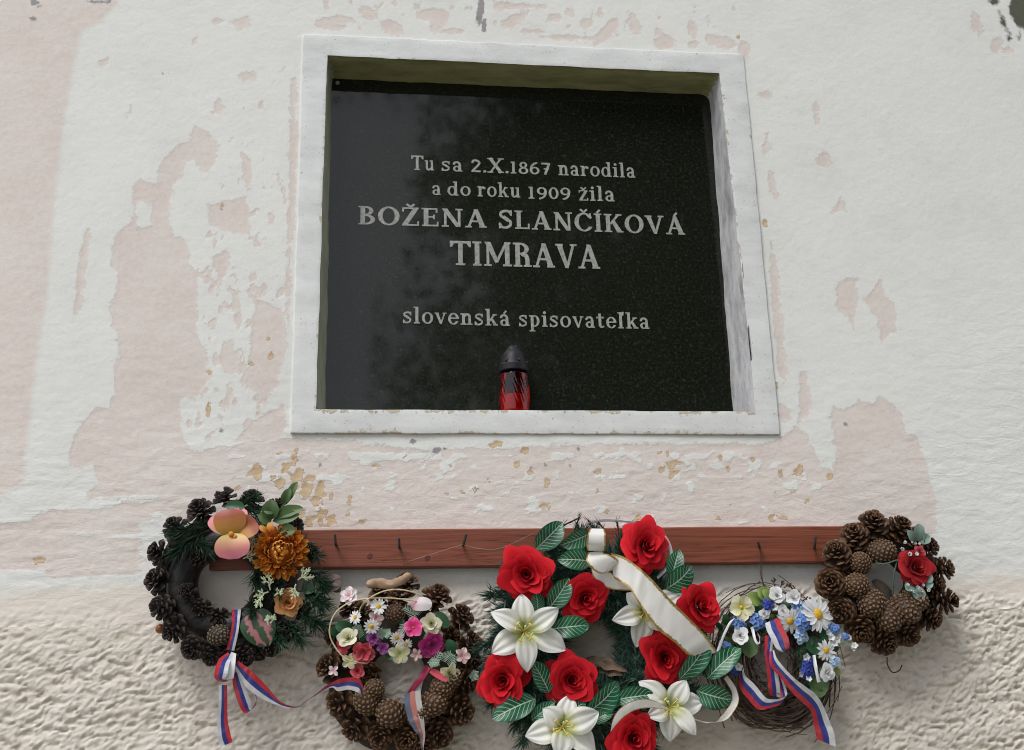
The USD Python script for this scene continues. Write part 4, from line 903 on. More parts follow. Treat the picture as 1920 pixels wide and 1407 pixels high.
def put_rose(parent, name, px, py, out, rpx, mat, tilt=(0, 0), rot=None, label=None, full=True):
    rot = U_(0, 360) if rot is None else rot
    fr = frame(px, py, out, rot, tilt)
    R = size(rpx, fr[0])
    p = part(parent, name, label)
    sq = U_(0.88, 1.1)
    P = []
    P += [wrap_petal(0.10 * R, 0.02 * R, 0.62 * R, 250, 0.0, 20 + 170 * k, 0.045 * R) for k in range(2)]
    P += [wrap_petal(0.21 * R, 0.06 * R, 0.60 * R, 165, 0.02 * R, 60 + 120 * k + U_(-12, 12), 0.05 * R, ruf=0.012 * R) for k in range(3)]
    P += [wrap_petal(0.33 * R, 0.17 * R, 0.55 * R, 128, 0.07 * R, 10 + 90 * k + U_(-12, 12), 0.05 * R, point=0.05, ruf=0.018 * R) for k in range(4)]
    if full:
        P += [wrap_petal(0.46 * R, 0.26 * R, 0.50 * R, 112, 0.12 * R, 35 + 72 * k + U_(-18, 18), 0.05 * R, point=0.06, ruf=0.045 * R, nu=9, nv=11) for k in range(5)]
        P += [wrap_petal(0.55 * R, 0.36 * R, 0.44 * R, 108, 0.20 * R, 60 * k + U_(-20, 20), 0.04 * R, z0=-0.02 * R, point=0.04, ruf=0.06 * R, nu=9, nv=12) for k in range(6)]
        P += [wrap_petal(0.60 * R, 0.43 * R, 0.34 * R, 104, 0.30 * R, 30 + 60 * k + U_(-20, 20), 0.03 * R, z0=-0.05 * R, point=0.10, ruf=0.06 * R, nu=9, nv=12) for k in range(6)]
    else:
        P += [wrap_petal(0.48 * R, 0.42 * R, 0.40 * R, 110, 0.18 * R, 35 + 72 * k + U_(-14, 14), 0.045 * R, point=0.08, ruf=0.03 * R) for k in range(5)]
    for V, F, t in P:
        V = V * [sq, 1 / sq, 0.85]
        wx, wy = U_(-0.24, 0.24), U_(-0.24, 0.24)
        V[:, 2] += V[:, 0] * wx + V[:, 1] * wy
        obj(p, "petal", (to_world(V, fr), F), mat, smooth=True, fields={"t": t})
    return p

def put_bloom(parent, name, px, py, out, rpx, mat, n=5, W=0.85, theta=25, curl=-35, cup=0.35, ruffle=0.10, tilt=(0, 0), disc=None, disc_r=0.2, wide=1.3, blunt=0.55, layers=1, label=None, one=False, notch=0.0, nu=6, nv=5, rot=None):
    rot = U_(0, 360) if rot is None else rot
    fr = frame(px, py, out, rot, tilt)
    R = size(rpx, fr[0])
    p = part(parent, name, label)
    P = []
    for l in range(layers):
        s = 1.0 - 0.26 * l
        for k in range(n):
            L = R * s * U_(0.9, 1.06)
            V, F, t = petal(L, W * R * s * U_(0.9, 1.08), theta + 22 * l + U_(-6, 6), curl + U_(-8, 8), cup, ruffle, wide, blunt, nu, nv, U_(0, 6), notch, r0=R * 0.03)
            V = rot_z(V, k * 360 / n + l * 180 / n + U_(-6, 6)); V[:, 2] += 0.03 * R * (k % 2) + 0.05 * R * l
            P.append((to_world(V, fr), F, t))
    if one:
        V, F, t = join(P)
        obj(p, "petals", (V, F), mat, smooth=True, fields={"t": t})
    else:
        for V, F, t in P:
            obj(p, "petal", (V, F), mat, smooth=True, fields={"t": t})
    if disc:
        r = R * disc_r
        V, F = revolve([(r, -0.02 * R), (r * 1.02, 0.05 * R), (r * 0.8, 0.14 * R), (r * 0.4, 0.19 * R), (r * 0.02, 0.19 * R)], (0, 0, 0.02 * R), 14)
        obj(p, "disc", (to_world(V, fr), F), disc, smooth=True)
    return p

def put_daisy(parent, px, py, out, rpx, tilt=(0, 0), n=14, squash=None):
    return put_bloom(parent, "daisy", px, py, out, rpx, "white_petal", n=n, W=0.30, theta=10, curl=-22, cup=0.25, ruffle=0.02, tilt=tilt, disc="yellow_disc", disc_r=0.30, wide=1.6, blunt=0.45, nu=5, nv=3)

def leaf(A, B, width, nrm=None, arch=0.08, fold=0.25, wave=0.0, prof=(0.62, 0.62), ridges=0.0, nu=12, nv=9, ph=0.0, twist=0.0, lobes=0.0):
    """A blade from A to B (world points); width in metres."""
    A, B = np.asarray(A, float), np.asarray(B, float)
    d = B - A; L = np.linalg.norm(d); d = d / L
    nrm = np.array([0, -1.0, 0.15]) if nrm is None else np.asarray(nrm, float)
    nrm = unit(nrm - d * (nrm @ d)); side = np.cross(d, nrm)
    if twist:
        c, s = math.cos(math.radians(twist)), math.sin(math.radians(twist)); nrm, side = nrm * c + side * s, side * c - nrm * s
    u = np.linspace(0, 1, nu); v = np.linspace(-1, 1, nv)
    a, b = prof
    w = (u + 0.004) ** a * (1.004 - u) ** b
    w = w / w.max() * width / 2
    if lobes:
        w = w * (1 + lobes * np.sin(u * 16 + ph))
    Uu, Vv = np.meshgrid(u, v, indexing="ij")
    h = arch * L * 4 * Uu * (1 - Uu) + fold * np.abs(Vv) ** 1.2 * w[:, None] + wave * L * np.sin(7 * Uu + 2.4 * Vv + ph) * np.abs(Vv) + ridges * width * np.cos(Vv * 3 * np.pi) * np.sin(np.pi * Uu) ** 0.7
    V = A + d * (Uu * L)[..., None] + side * (Vv * w[:, None])[..., None] + nrm * h[..., None]
    return V.reshape(-1, 3), grid_faces(nu, nv), Uu.ravel(), np.stack([Uu.ravel(), Vv.ravel() / 2 + 0.5], 1)

def put_leaf(parent, name, a, b, wpx, mat, oa=0.06, ob=0.06, label=None, **kw):
    A, B = at(a[0], a[1], oa), at(b[0], b[1], ob)
    V, F, t, uv = leaf(A, B, size(wpx, A), ph=U_(0, 6), **kw)
    return obj(parent, name, (V, F), mat, smooth=True, fields={"t": t}, uv=uv, label=label)

# one woody scale of an open cone, along +x, unit length
def scale_mesh():
    u = [0.15, 0.55, 0.84, 0.96, 1.0]; hw = [0.08, 0.19, 0.285, 0.255, 0.12]; th = [0.05, 0.06, 0.115, 0.10, 0.04]
    rings = [np.array([(a, -w, 0.02), (a, 0, t), (a, w, 0.02), (a, 0, -t * 0.55)]) for a, w, t in zip(u, hw, th)]
    V, F = loft(rings)
    n = len(V)
    F = np.vstack([F, [[n - 4, n - 3, n - 2], [n - 4, n - 2, n - 1]]])
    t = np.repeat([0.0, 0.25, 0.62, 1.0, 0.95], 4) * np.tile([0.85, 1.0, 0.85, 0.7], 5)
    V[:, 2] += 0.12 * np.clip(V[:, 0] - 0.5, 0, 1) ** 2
    return V, F, t
SCALE = scale_mesh()

def open_cone(R, n=44, height=0.95, gape=1.0):
    parts = []
    V0, F0, t0 = SCALE
    for i in range(n):
        s = (i + 0.5) / n
        if U_(0, 1) < 0.05:
            continue
        al = math.radians(-22 + 96 * s ** 0.85 / gape + U_(-6, 6))
        L = R * (1.02 - 0.52 * s ** 1.6) * U_(0.93, 1.06)
        wid = (1.12 - 0.45 * s) * U_(0.9, 1.1)
        V = V0 * [L, L * wid, L]
        c, sn = math.cos(al), math.sin(al)
        V = np.stack([V[:, 0] * c - V[:, 2] * sn, V[:, 1], V[:, 0] * sn + V[:, 2] * c], 1)
        V[:, 2] += R * height * (s * 0.75 - 0.35)
        parts.append((rot_z(V, i * 137.508 + U_(-5, 5)), F0, t0 * U_(0.75, 1.0)))
    core = trimesh.creation.icosphere(1, R * 0.34)
    parts.append((core.vertices * [1, 1, 1.3], core.faces, np.zeros(len(core.vertices))))
    return join(parts)

def closed_cone(R, Lr=1.25, n=96):
    """A shut cone: an egg covered with small raised shields in spirals."""
    parts = []
    sp = trimesh.creation.icosphere(2, 1.0)
    parts.append((sp.vertices * [R * 0.93, R * 0.93, R * Lr * 0.95], sp.faces, np.zeros(len(sp.vertices))))
    for i in range(n):
        s = (i + 0.5) / n
        z = 1 - 2 * s; r = math.sqrt(max(1 - z * z, 0)); a = math.radians(i * 137.508)
        nrm = unit((r * math.cos(a), r * math.sin(a), z / Lr)); pos = np.array([R * r * math.cos(a), R * r * math.sin(a), R * Lr * z])
        tg = unit(np.cross([0, 0, 1.0], nrm)) if abs(nrm[2]) < 0.99 else np.array([1.0, 0, 0]); up = np.cross(nrm, tg)
        q = R * 2.05 / math.sqrt(n) * U_(0.9, 1.05)
        V = np.array([pos - tg * q, pos + up * q * 0.8, pos + tg * q, pos - up * q * 0.8, pos + nrm * q * 0.36 + up * q * 0.25]) - np.append(0, [0, 0])[:1] * 0
        V[:4] -= nrm * q * 0.25
        parts.append((V, [[0, 3, 4], [3, 2, 4], [2, 1, 4], [1, 0, 4]], np.array([0.1, 0.1, 0.1, 0.1, 1.0]) * U_(0.7, 1.0)))
    return join(parts)

def put_cone(parent, px, py, out, rpx, mat, closed=False, tilt=None, rot=None, label=None, n=None):
    tilt = (U_(-0.5, 0.5), U_(-0.4, 0.5)) if tilt is None else tilt
    fr = frame(px, py, out, U_(0, 360) if rot is None else rot, tilt)
    R = size(rpx, fr[0])
    V, F, t = closed_cone(R, n=n or 96) if closed else open_cone(R, n=n or RNG.randint(28, 42), gape=U_(0.8, 1.35))
    return obj(parent, "pine_cone", (to_world(V, fr), F), mat, smooth=False, fields={"t": t}, label=label)

def torus(c, R, r, mat_noise=0.12, n=96, m=18, squash=0.8, ry=1.0, seed=0):
    a = np.linspace(0, 2 * np.pi, n, endpoint=False); b = np.linspace(0, 2 * np.pi, m, endpoint=False)
    rings = []
    for k in a:
        ctr = np.array([R * math.cos(k), 0, R * ry * math.sin(k)]); rad = np.array([math.cos(k), 0, math.sin(k)])
        p = c + ctr + r * (np.cos(b)[:, None] * rad + squash * np.sin(b)[:, None] * np.array([0, -1.0, 0]))
        p = p + rad * (r * mat_noise * 2 * (meshkit.fbm(p * 40, 3, seed) - 0.5))[:, None]
        rings.append(p)
    V, F = loft(rings + [rings[0]])
    return V, F

def needles(origins, dirs, lengths, width, tval):
    """Thin tapering blades; one mesh."""
    O, D, L = np.asarray(origins, float), np.asarray(dirs, float), np.asarray(lengths, float)
    D /= np.linalg.norm(D, axis=1, keepdims=True)
    rnd = np.random.default_rng(len(O)).normal(size=O.shape)
    S = np.cross(D, rnd); S /= np.maximum(np.linalg.norm(S, axis=1, keepdims=True), 1e-9)
    M = O + D * (L * 0.5)[:, None] + 0.06 * L[:, None] * rnd * 0.5
    V = np.stack([O, M + S * width, O + D * L[:, None], M - S * width], 1).reshape(-1, 3)
    i = np.arange(len(O)) * 4
    F = np.vstack([np.stack([i, i + 1, i + 2], 1), np.stack([i, i + 2, i + 3], 1)])
    t = np.repeat(np.asarray(tval, float), 4) * np.tile([0.5, 0.9, 1.0, 0.9], len(O))
    return V, F, t

def put_tuft(parent, a, b, oa, ob, n, lpx, spread, mat="dark_needle", width=0.0006, name="needle_tuft"):
    """A sprig of needles along the line from a to b (photo pixels), needles pointing forward and out."""
    g = np.random.default_rng(RNG.randint(0, 10 ** 6))
    A, B = at(a[0], a[1], oa), at(b[0], b[1], ob)
    u = g.uniform(0, 1, n) ** 0.8
    O = A + (B - A) * u[:, None] + g.normal(size=(n, 3)) * 0.0012
    D = unit(B - A) + g.normal(size=(n, 3)) * spread + np.array([0, -0.18, 0])
    V, F, t = needles(O, D, size(lpx, A) * g.uniform(0.6, 1.1, n), width, g.uniform(0, 1, n))
    V2, F2 = tube([A, (A + B) / 2, B], 0.0012, 5)
    V, F, t = join([(V, F, t), (V2, F2, np.zeros(len(V2)))])
    return obj(parent, name, (V, F), mat, fields={"t": t}, kind="stuff")

def put_sprig(parent, name, px, py, out, lpx, ang, mat, depth=3, width=0.0011, spread=32):
    parts = []
    O = at(px, py, out); s = size(1, O)
    def grow(p, a, l, d):
        q = p + np.array([math.cos(math.radians(a)), U_(-0.35, 0.1), math.sin(math.radians(a))]) * l
        parts.append(tube([p, (p + q) / 2 + np.array([U_(-1, 1), 0, U_(-1, 1)]) * l * 0.08, q], [width * (0.6 + 0.2 * d)] * 2 + [width * 0.5], 5))
        if d:
            for k in (-1, 1):
                grow(p + (q - p) * U_(0.5, 0.8), a + k * U_(spread * 0.7, spread * 1.5), l * U_(0.5, 0.7), d - 1)
            grow(q, a + U_(-15, 15), l * U_(0.5, 0.7), d - 1)
    grow(O, ang, lpx * s * 0.45, depth)
    return obj(parent, name, join(parts), mat, smooth=True)

def put_feather(parent, name, a, b, oa, ob, mat, n=12, lpx=8, width=0.0008):
    """A pinnate sprig (rosemary, fern): a stalk with pairs of slim leaflets."""
    A, B = at(a[0], a[1], oa), at(b[0], b[1], ob)
    d = unit(B - A); side = unit(np.cross(d, [0, -1.0, 0.1])); parts = [tube([A, (A + B) / 2, B], 0.0007, 5)]
    for i in range(n):
        for k in (-1, 1):
            p = A + (B - A) * (0.1 + 0.9 * i / n); L = size(lpx, p) * (1.1 - 0.6 * i / n)
            q = p + (d * 0.75 + side * k + np.array([0, -0.25, 0])) * L
            parts.append(tube([p, (p + q) / 2, q], [width * 0.6, width, width * 0.3], 4))
    return obj(parent, name, join(parts), mat, smooth=True)

def put_ribbon(parent, name, edges, mat, n=9, label=None):
    """edges: rows (left x, left y, right x, right y, distance left, distance right) along the ribbon, in photo pixels."""
    Lp = spline([at(e[0], e[1], e[4]) for e in edges], n); Rp = spline([at(e[2], e[3], e[5]) for e in edges], n)
    nv = 7; v = np.linspace(0, 1, nv)
    V = Lp[:, None] * (1 - v)[None, :, None] + Rp[:, None] * v[None, :, None]
    ln = np.concatenate([[0], np.cumsum(np.linalg.norm(np.diff((Lp + Rp) / 2, axis=0), axis=1))])
    wv = meshkit.fbm(np.stack([ln * 60, 0 * ln, 0 * ln + len(edges)], 1), 2, 3) - 0.5
    V[..., 1] += (wv[:, None] * 0.004 * np.sin(np.pi * v)[None]) + 0.0008 * np.sin(ln * 300)[:, None] * (v - 0.5)[None]
    uv = np.stack(np.meshgrid(ln / 0.02, v, indexing="ij"), -1).reshape(-1, 2)
    return obj(parent, name, (V.reshape(-1, 3), grid_faces(len(Lp), nv)), mat, smooth=True, uv=uv, label=label)

def put_tube(parent, name, pts, r, mat, n=10, sides=6):
    """pts: (x, y, out) in photo pixels and metres."""
    return obj(parent, name, tube(spline([at(*p) for p in pts], n), r, sides), mat, smooth=True)

def zoom(ox, oy, k):
    return lambda x, y: (ox + k * x, oy + k * y)

def put_cluster(parent, name, px, py, out, rpx, mat, n=9, fr_=0.42, disc="yellow_disc"):
    """A head of small five-petalled flowers."""
    p = part(parent, name)
    O = at(px, py, out)
    for i in range(n):
        a, r = i * 2.4, rpx * math.sqrt((i + 0.5) / n) * 0.85
        fr = frame(px + r * math.cos(a), py + r * math.sin(a), out + size(rpx, O) * 0.35 * (1 - (r / rpx) ** 2) + U_(-0.002, 0.002), U_(0, 90), (0.8 * r / rpx * math.cos(a) + U_(-.2, .2), -0.8 * r / rpx * math.sin(a) + U_(-.2, .2)))
        R = size(rpx * fr_, O); parts = []
        for k in range(5):
            V, F, t = petal(R, R * 0.95, 20, -25, 0.2, 0.04, 1.3, 0.5, 4, 3)
            parts.append((to_world(rot_z(V, 72 * k), fr), F, np.clip(t * U_(0.6, 1.1), 0, 1)))
        V, F, t = join(parts)
        obj(p, "floret", (V, F), mat, smooth=True, fields={"t": t})
    return p

# ================================================================== wreath 1: dark cones, orange flowers
z1 = zoom(250, 890, 0.36731)
q1 = 0.36731
w1 = thing("cone_wreath", "wreath of near black pine cones with orange chrysanthemum, orchid and long tricolour ribbon", "wreath", at(426, 1096, 0.03), group="wreaths hanging below the plaque")
c = at(426, 1096, 0.034)
obj(w1, "foam_ring", torus(c, size(82, c), size(29, c), 0.10, seed=5), "foam_ring", smooth=True, label="dark plastic wrapped ring showing on the left")
obj(w1, "backing_ring", torus(at(426, 1090, 0.02), size(108, c), size(22, c), 0.3, squash=0.5, seed=8), "moss_ring", smooth=True)
for x, y, r in ((470, 120, 70), (340, 185, 76), (605, 128, 66), (215, 272, 74), (140, 400, 78), (120, 540, 74), (140, 678, 74), (205, 795, 72), (300, 890, 66), (400, 925, 64), (565, 928, 66), (480, 945, 50), (275, 600, 50), (340, 690, 60),
                (435, 735, 58), (325, 425, 52), (700, 880, 62), (790, 805, 58), (825, 262, 56), (905, 400, 52), (640, 640, 50), (735, 160, 55), (860, 690, 55), (640, 900, 60)):
    X_, Y_ = z1(x, y)
    dx, dy = X_ - 426, Y_ - 1090
    rr = math.hypot(dx, dy)
    put_cone(w1, X_, Y_, 0.045 + U_(0, 0.012), r * q1, "cone_dark", tilt=(0.75 * dx / 160 + U_(-.25, .25), -0.75 * dy / 160 + U_(-.2, .3)))
X_, Y_ = z1(435, 820); put_cone(w1, X_, Y_, 0.062, 52 * q1, "cone_grey", closed=True, tilt=(0.9, 0.2), label="pale closed pine cone")
X_, Y_ = z1(137, 788); b = trimesh.creation.icosphere(2, size(24 * q1, c)); b.apply_translation(at(X_, Y_, 0.03)); obj(w1, "brown_fruit", b, "brown_fruit", smooth=True)
for (a, b, n, l, s) in (((370, 270), (220, 390), 190, 110, 0.35), ((400, 250), (230, 300), 120, 100, 0.4), ((470, 160), (640, 190), 160, 90, 0.5), ((520, 150), (620, 120), 110, 80, 0.5), ((620, 440), (640, 560), 160, 100, 0.6), ((700, 470), (740, 600), 150, 100, 0.7),
                        ((880, 480), (980, 570), 200, 100, 0.5), ((860, 580), (960, 660), 220, 110, 0.5), ((820, 680), (940, 760), 240, 110, 0.5), ((760, 720), (850, 840), 220, 100, 0.6), ((700, 760), (760, 860), 160, 90, 0.6), ((880, 330), (940, 420), 120, 80, 0.6), ((640, 650), (600, 700), 120, 80, 0.7), ((300, 330), (400, 400), 90, 90, 0.5)):
    put_tuft(w1, z1(*a), z1(*b), 0.05, 0.066, n, l * q1, s)
# orchid
o = part(w1, "orchid", "orange and pink orchid bloom")
for (a, b, w, m, oa, ob, kw) in (((490, 300), (400, 215), 105, "orchid_lip", 0.082, 0.08, {}), ((520, 300), (555, 170), 90, "orchid_lip", 0.080, 0.078, {}), ((520, 310), (632, 245), 125, "orchid_top", 0.084, 0.085, dict(prof=(0.5, 0.35))),
                            ((497, 312), (490, 178), 165, "orchid_top", 0.088, 0.095, dict(prof=(0.45, 0.30), fold=-0.2)), ((505, 300), (512, 432), 175, "orchid_lip", 0.090, 0.092, dict(prof=(0.45, 0.32), fold=0.25, wave=0.03))):
    put_leaf(o, "petal", z1(*a), z1(*b), w * q1, m, oa, ob, **{**dict(arch=0.16, prof=(0.5, 0.4)), **kw})
for (x, y, r, s) in ((500, 305, 15, 1.0), (447, 335, 16, 0.7), (520, 318, 11, 1)):
    b = trimesh.creation.icosphere(2, size(r * q1, c)); b.apply_scale([s, 1, 1.0]); b.apply_translation(at(*z1(x, y), 0.094)); obj(o, "throat", b, "coral_petal" if s < 1 else "orange_floret", smooth=True, fields={"t": np.full(len(b.vertices), 0.9 if s < 1 else 0.6)})
# chrysanthemum
mum = part(w1, "chrysanthemum", "full orange chrysanthemum")
fr = frame(*z1(755, 400), 0.066, 0, (0.1, 0.05)); R = size(148 * q1, fr[0])
for i in range(140):
    s = (i + 0.5) / 140
    pol = math.radians(6 + 96 * s ** 0.62 + U_(-9, 9)); az = i * 137.508 + U_(-14, 14)
    L = R * (0.40 + 0.06 * s) * U_(0.85, 1.12); V, F, t = petal(L, R * 0.175, -8, 78 - 40 * s + U_(-12, 12), 0.75, 0.0, 1.8, 0.34, 8, 5)
    # the floret stands along its polar direction, cupped side inwards
    ca, sa = math.cos(math.pi / 2 - pol), math.sin(math.pi / 2 - pol)
    V = np.stack([V[:, 0], V[:, 1] * ca - V[:, 2] * sa, V[:, 1] * sa + V[:, 2] * ca], 1)
    V[:, 1] += 0.56 * R * math.sin(pol); V[:, 2] += 0.42 * R * math.cos(pol)
    obj(mum, "floret", (to_world(rot_z(V, az), fr), F), "orange_floret", smooth=True, fields={"t": np.clip(t * U_(0.75, 1.05), 0, 1)})
sp = trimesh.creation.icosphere(2, R * 0.46); obj(mum, "heart", (to_world(sp.vertices * [1, 1, 0.75], fr), sp.faces), "orange_floret", smooth=True, fields={"t": np.full(len(sp.vertices), 0.3)})
put_leaf(mum, "loose_floret", z1(690, 300), z1(640, 262), 30 * q1, "orange_floret", 0.085, 0.085)
put_leaf(mum, "loose_floret", z1(712, 300), z1(690, 245), 36 * q1, "orange_floret", 0.085, 0.085)
put_rose(w1, "apricot_rose", *z1(788, 655), 0.062, 80 * q1, "apricot_petal", tilt=(0.2, 0.1), full=False)
for a, b, w in (((770, 155), (838, 38), 46), ((768, 150), (800, 70), 50), ((715, 215), (868, 172), 62), ((720, 240), (848, 205), 66), ((745, 290), (828, 285), 66), ((705, 235), (640, 205), 80), ((700, 230), (705, 128), 86), ((700, 250), (650, 262), 60), ((720, 180), (660, 180), 60)):
    put_leaf(w1, "green_leaf", z1(*a), z1(*b), w * q1, "green_leaf", 0.070 + U_(0, 0.01), 0.082, fold=0.35, lobes=0.05)
put_tube(w1, "leaf_stalk", [(*z1(715, 240), 0.07), (*z1(745, 190), 0.075), (*z1(772, 150), 0.075)], 0.0014, "green_leaf")
put_leaf(w1, "variegated_leaf", z1(600, 700), z1(690, 878), 172 * q1, "variegated_leaf", 0.060, 0.064, prof=(0.42, 0.62), fold=0.12, wave=0.02, label="pink and green variegated leaf")
put_leaf(w1, "deep_leaf", z1(660, 800), z1(720, 870), 90 * q1, "deep_leaf", 0.055, 0.058)
put_leaf(w1, "deep_leaf", z1(860, 580), z1(930, 590), 60 * q1, "deep_leaf", 0.060, 0.066)
put_leaf(w1, "deep_leaf", z1(470, 160), z1(570, 165), 55 * q1, "deep_leaf", 0.074, 0.078)
for x, y, l, a in ((600, 400, 130, 80), (560, 430, 100, 20), (590, 370, 100, 110), (700, 590, 130, 100), (690, 600, 120, 200), (660, 620, 110, 240), (720, 620, 90, 40), (840, 540, 120, 40), (830, 560, 110, 260), (850, 530, 110, 10), (700, 760, 70, 60), (690, 770, 80, 100)):
    put_sprig(w1, "lichen_sprig", *z1(x, y), 0.076, l * q1 * 0.72, a, "lichen", width=0.0009)
put_leaf(w1, "dry_leaf", z1(960, 575), z1(1070, 540), 95 * q1, "grey_leaf", 0.05, 0.055, prof=(0.4, 0.5), fold=0.3, wave=0.05, label="curled grey brown dry leaf")
put_leaf(w1, "dry_leaf", z1(985, 520), z1(1055, 600), 60 * q1, "grey_leaf", 0.045, 0.045, prof=(0.4, 0.5), fold=-0.3, wave=0.05)
# ribbon: loop over the ring, knot, two loops, short tail, long tail to the next wreath
E1 = lambda *rows: [(*z1(a, b), *z1(c_, d), e, f) for a, b, c_, d, e, f in rows]
put_ribbon(w1, "ribbon", E1((550, 688, 500, 692, 0.040, 0.040), (545, 730, 505, 730, 0.066, 0.066), (535, 810, 500, 790, 0.070, 0.070), (515, 900, 475, 895, 0.066, 0.066)), "tricolour")
put_ribbon(w1, "ribbon", E1((508, 925, 482, 908, 0.074, 0.072), (490, 968, 436, 945, 0.086, 0.082), (482, 1012, 414, 1012, 0.090, 0.084), (472, 1042, 424, 1050, 0.084, 0.078), (500, 1030, 478, 1056, 0.076, 0.072), (520, 985, 508, 1000, 0.072, 0.070)), "tricolour", label="loop of the tricolour bow")
put_ribbon(w1, "ribbon", E1((500, 905, 525, 915, 0.080, 0.080), (480, 960, 520, 970, 0.082, 0.082), (475, 1050, 512, 1040, 0.080, 0.080)), "white_ribbon", label="white knot of the tricolour bow")
put_ribbon(w1, "ribbon", E1((540, 1010, 505, 1010, 0.070, 0.072), (575, 1090, 510, 1085, 0.066, 0.074), (600, 1160, 545, 1190, 0.062, 0.072), (605, 1195, 580, 1220, 0.060, 0.068), (628, 1170, 628, 1155, 0.058, 0.062), (600, 1090, 615, 1100, 0.056, 0.058), (530, 1000, 545, 985, 0.066, 0.066)), "tricolour", label="loop of the tricolour bow")
put_ribbon(w1, "ribbon", E1((438, 1075, 478, 1075, 0.070, 0.072), (436, 1150, 480, 1150, 0.062, 0.064), (428, 1260, 482, 1250, 0.050, 0.052), (432, 1350, 495, 1320, 0.044, 0.046), (446, 1390, 508, 1366, 0.042, 0.044)), "tricolour", label="hanging tail of the tricolour ribbon")
put_ribbon(w1, "ribbon", E1((515, 985, 535, 950, 0.074, 0.076), (570, 1080, 600, 1000, 0.070, 0.074), (650, 1140, 680, 1080, 0.066, 0.070), (740, 1180, 745, 1155, 0.062, 0.064), (800, 1193, 800, 1180, 0.058, 0.060), (850, 1185, 850, 1180, 0.056, 0.058), (920, 1135, 925, 1125, 0.056, 0.060), (1000, 1080, 1000, 1068, 0.060, 0.064), (1089, 1060, 1080, 1040, 0.070, 0.078)), "tricolour", label="long tail of the ribbon sagging to the next wreath")

# ================================================================== wreath 2: brown cones, small meadow flowers
z2 = zoom(570, 1050, 0.2538); q2 = 0.2538
w2 = thing("cone_wreath", "wreath of brown pine cones with daisies, pink and cream blooms and bent cane", "wreath", at(748, 1270, 0.03), group="wreaths hanging below the plaque")
c = at(748, 1268, 0.022)
obj(w2, "backing_ring", torus(c, size(92, c), size(42, c), 0.2, squash=0.5, seed=9), "moss_ring", smooth=True)
for x, y, r in ((755, 175, 105), (980, 275, 125), (1155, 420, 112), (1220, 620, 118), (1235, 770, 105), (560, 245, 95), (340, 345, 95), (220, 560, 90), (190, 795, 120), (268, 1055, 125), (385, 1235, 125), (565, 1300, 112), (760, 1320, 108), (985, 1285, 130), (1160, 1115, 126), (1200, 900, 105), (690, 270, 85), (430, 380, 80), (1080, 560, 90), (300, 640, 80), (480, 840, 85), (880, 1370, 90)):
    X_, Y_ = z2(x, y); dx, dy = X_ - 748, Y_ - 1268
    put_cone(w2, X_, Y_, 0.042 + U_(0, 0.012), r * q2, "cone_brown", tilt=(0.7 * dx / 150 + U_(-.25, .25), -0.7 * dy / 150 + U_(-.2, .3)))
for x, y, r in ((460, 1050, 98), (640, 1135, 112), (955, 1060, 105), (1020, 950, 95), (675, 400, 78), (520, 960, 85), (850, 1150, 90), (1090, 880, 80)):
    put_cone(w2, *z2(x, y), 0.062, r * q2 * 0.92, "cone_tan", closed=True, tilt=(U_(-0.8, 0.8), U_(-0.2, 0.9)))
P = spline([at(*z2(462, 190), 0.072), at(*z2(540, 170), 0.080), at(*z2(640, 180), 0.082), at(*z2(730, 145), 0.082), at(*z2(782, 108), 0.078)], 12)
V, F = tube(P, np.interp(np.linspace(0, 1, len(P)), [0, 0.08, 0.3, 0.55, 0.75, 0.93, 1], [0.0015, 0.0058, 0.0070, 0.0056, 0.0064, 0.0050, 0.002]), 14)
V = V + (meshkit.fbm(V * [60, 60, 140], 3, 4) - 0.5)[:, None] * np.array([0.001, -0.004, 0.007])
obj(w2, "driftwood", (V, F), "driftwood", smooth=True)
put_tube(w2, "cane", [(*z2(470, 765), 0.075), (*z2(370, 752), 0.078), (*z2(285, 712), 0.08), (*z2(205, 600), 0.082), (*z2(190, 500), 0.084), (*z2(235, 390), 0.086), (*z2(340, 315), 0.088), (*z2(480, 286), 0.09), (*z2(650, 284), 0.09), (*z2(830, 305), 0.085)], 0.0010, "cane")
put_tube(w2, "cane", [(*z2(405, 395), 0.08), (*z2(430, 335), 0.085), (*z2(490, 280), 0.092), (*z2(590, 232), 0.094), (*z2(700, 220), 0.092), (*z2(800, 238), 0.088), (*z2(880, 272), 0.08)], 0.0010, "cane")
for x, y, r, tl in ((552, 345, 60, (0, 0.1)), (380, 425, 52, (-0.5, 0.1)), (497, 492, 60, (0.1, -0.3)), (686, 575, 55, (0.2, -0.6)), (752, 625, 52, (0.1, -0.9))):
    put_daisy(w2, *z2(x, y), 0.088, r * q2, tl)
put_bloom(w2, "blush_blossom", *z2(335, 270), 0.075, 70 * q2, "blush_petal", n=6, W=0.8, layers=2, tilt=(-0.3, 0.3))
for x, y, r in ((325, 575, 84), (940, 470, 86)):
    put_rose(w2, "cream_carnation", *z2(x, y), 0.078, r * q2, "cream_petal", tilt=(U_(-.3, .3), U_(-.2, .3)), full=False)
put_bloom(w2, "cream_blossom", *z2(710, 690), 0.078, 85 * q2, "cream_petal", n=5, W=0.8, tilt=(0, -0.4))
put_bloom(w2, "cream_blossom", *z2(950, 540), 0.074, 85 * q2, "cream_petal", n=5, W=0.7, tilt=(0.2, -0.3))
put_bloom(w2, "cream_blossom", *z2(1070, 830), 0.074, 88 * q2, "cream_petal", n=5, W=0.7, tilt=(0.2, -0.5), layers=2)
put_bloom(w2, "cream_blossom", *z2(340, 745), 0.072, 66 * q2, "cream_petal", n=5, W=0.7, tilt=(-0.2, -0.2))
put_bloom(w2, "cream_blossom", *z2(535, 430), 0.074, 62 * q2, "dusty_petal", n=5, W=0.8)
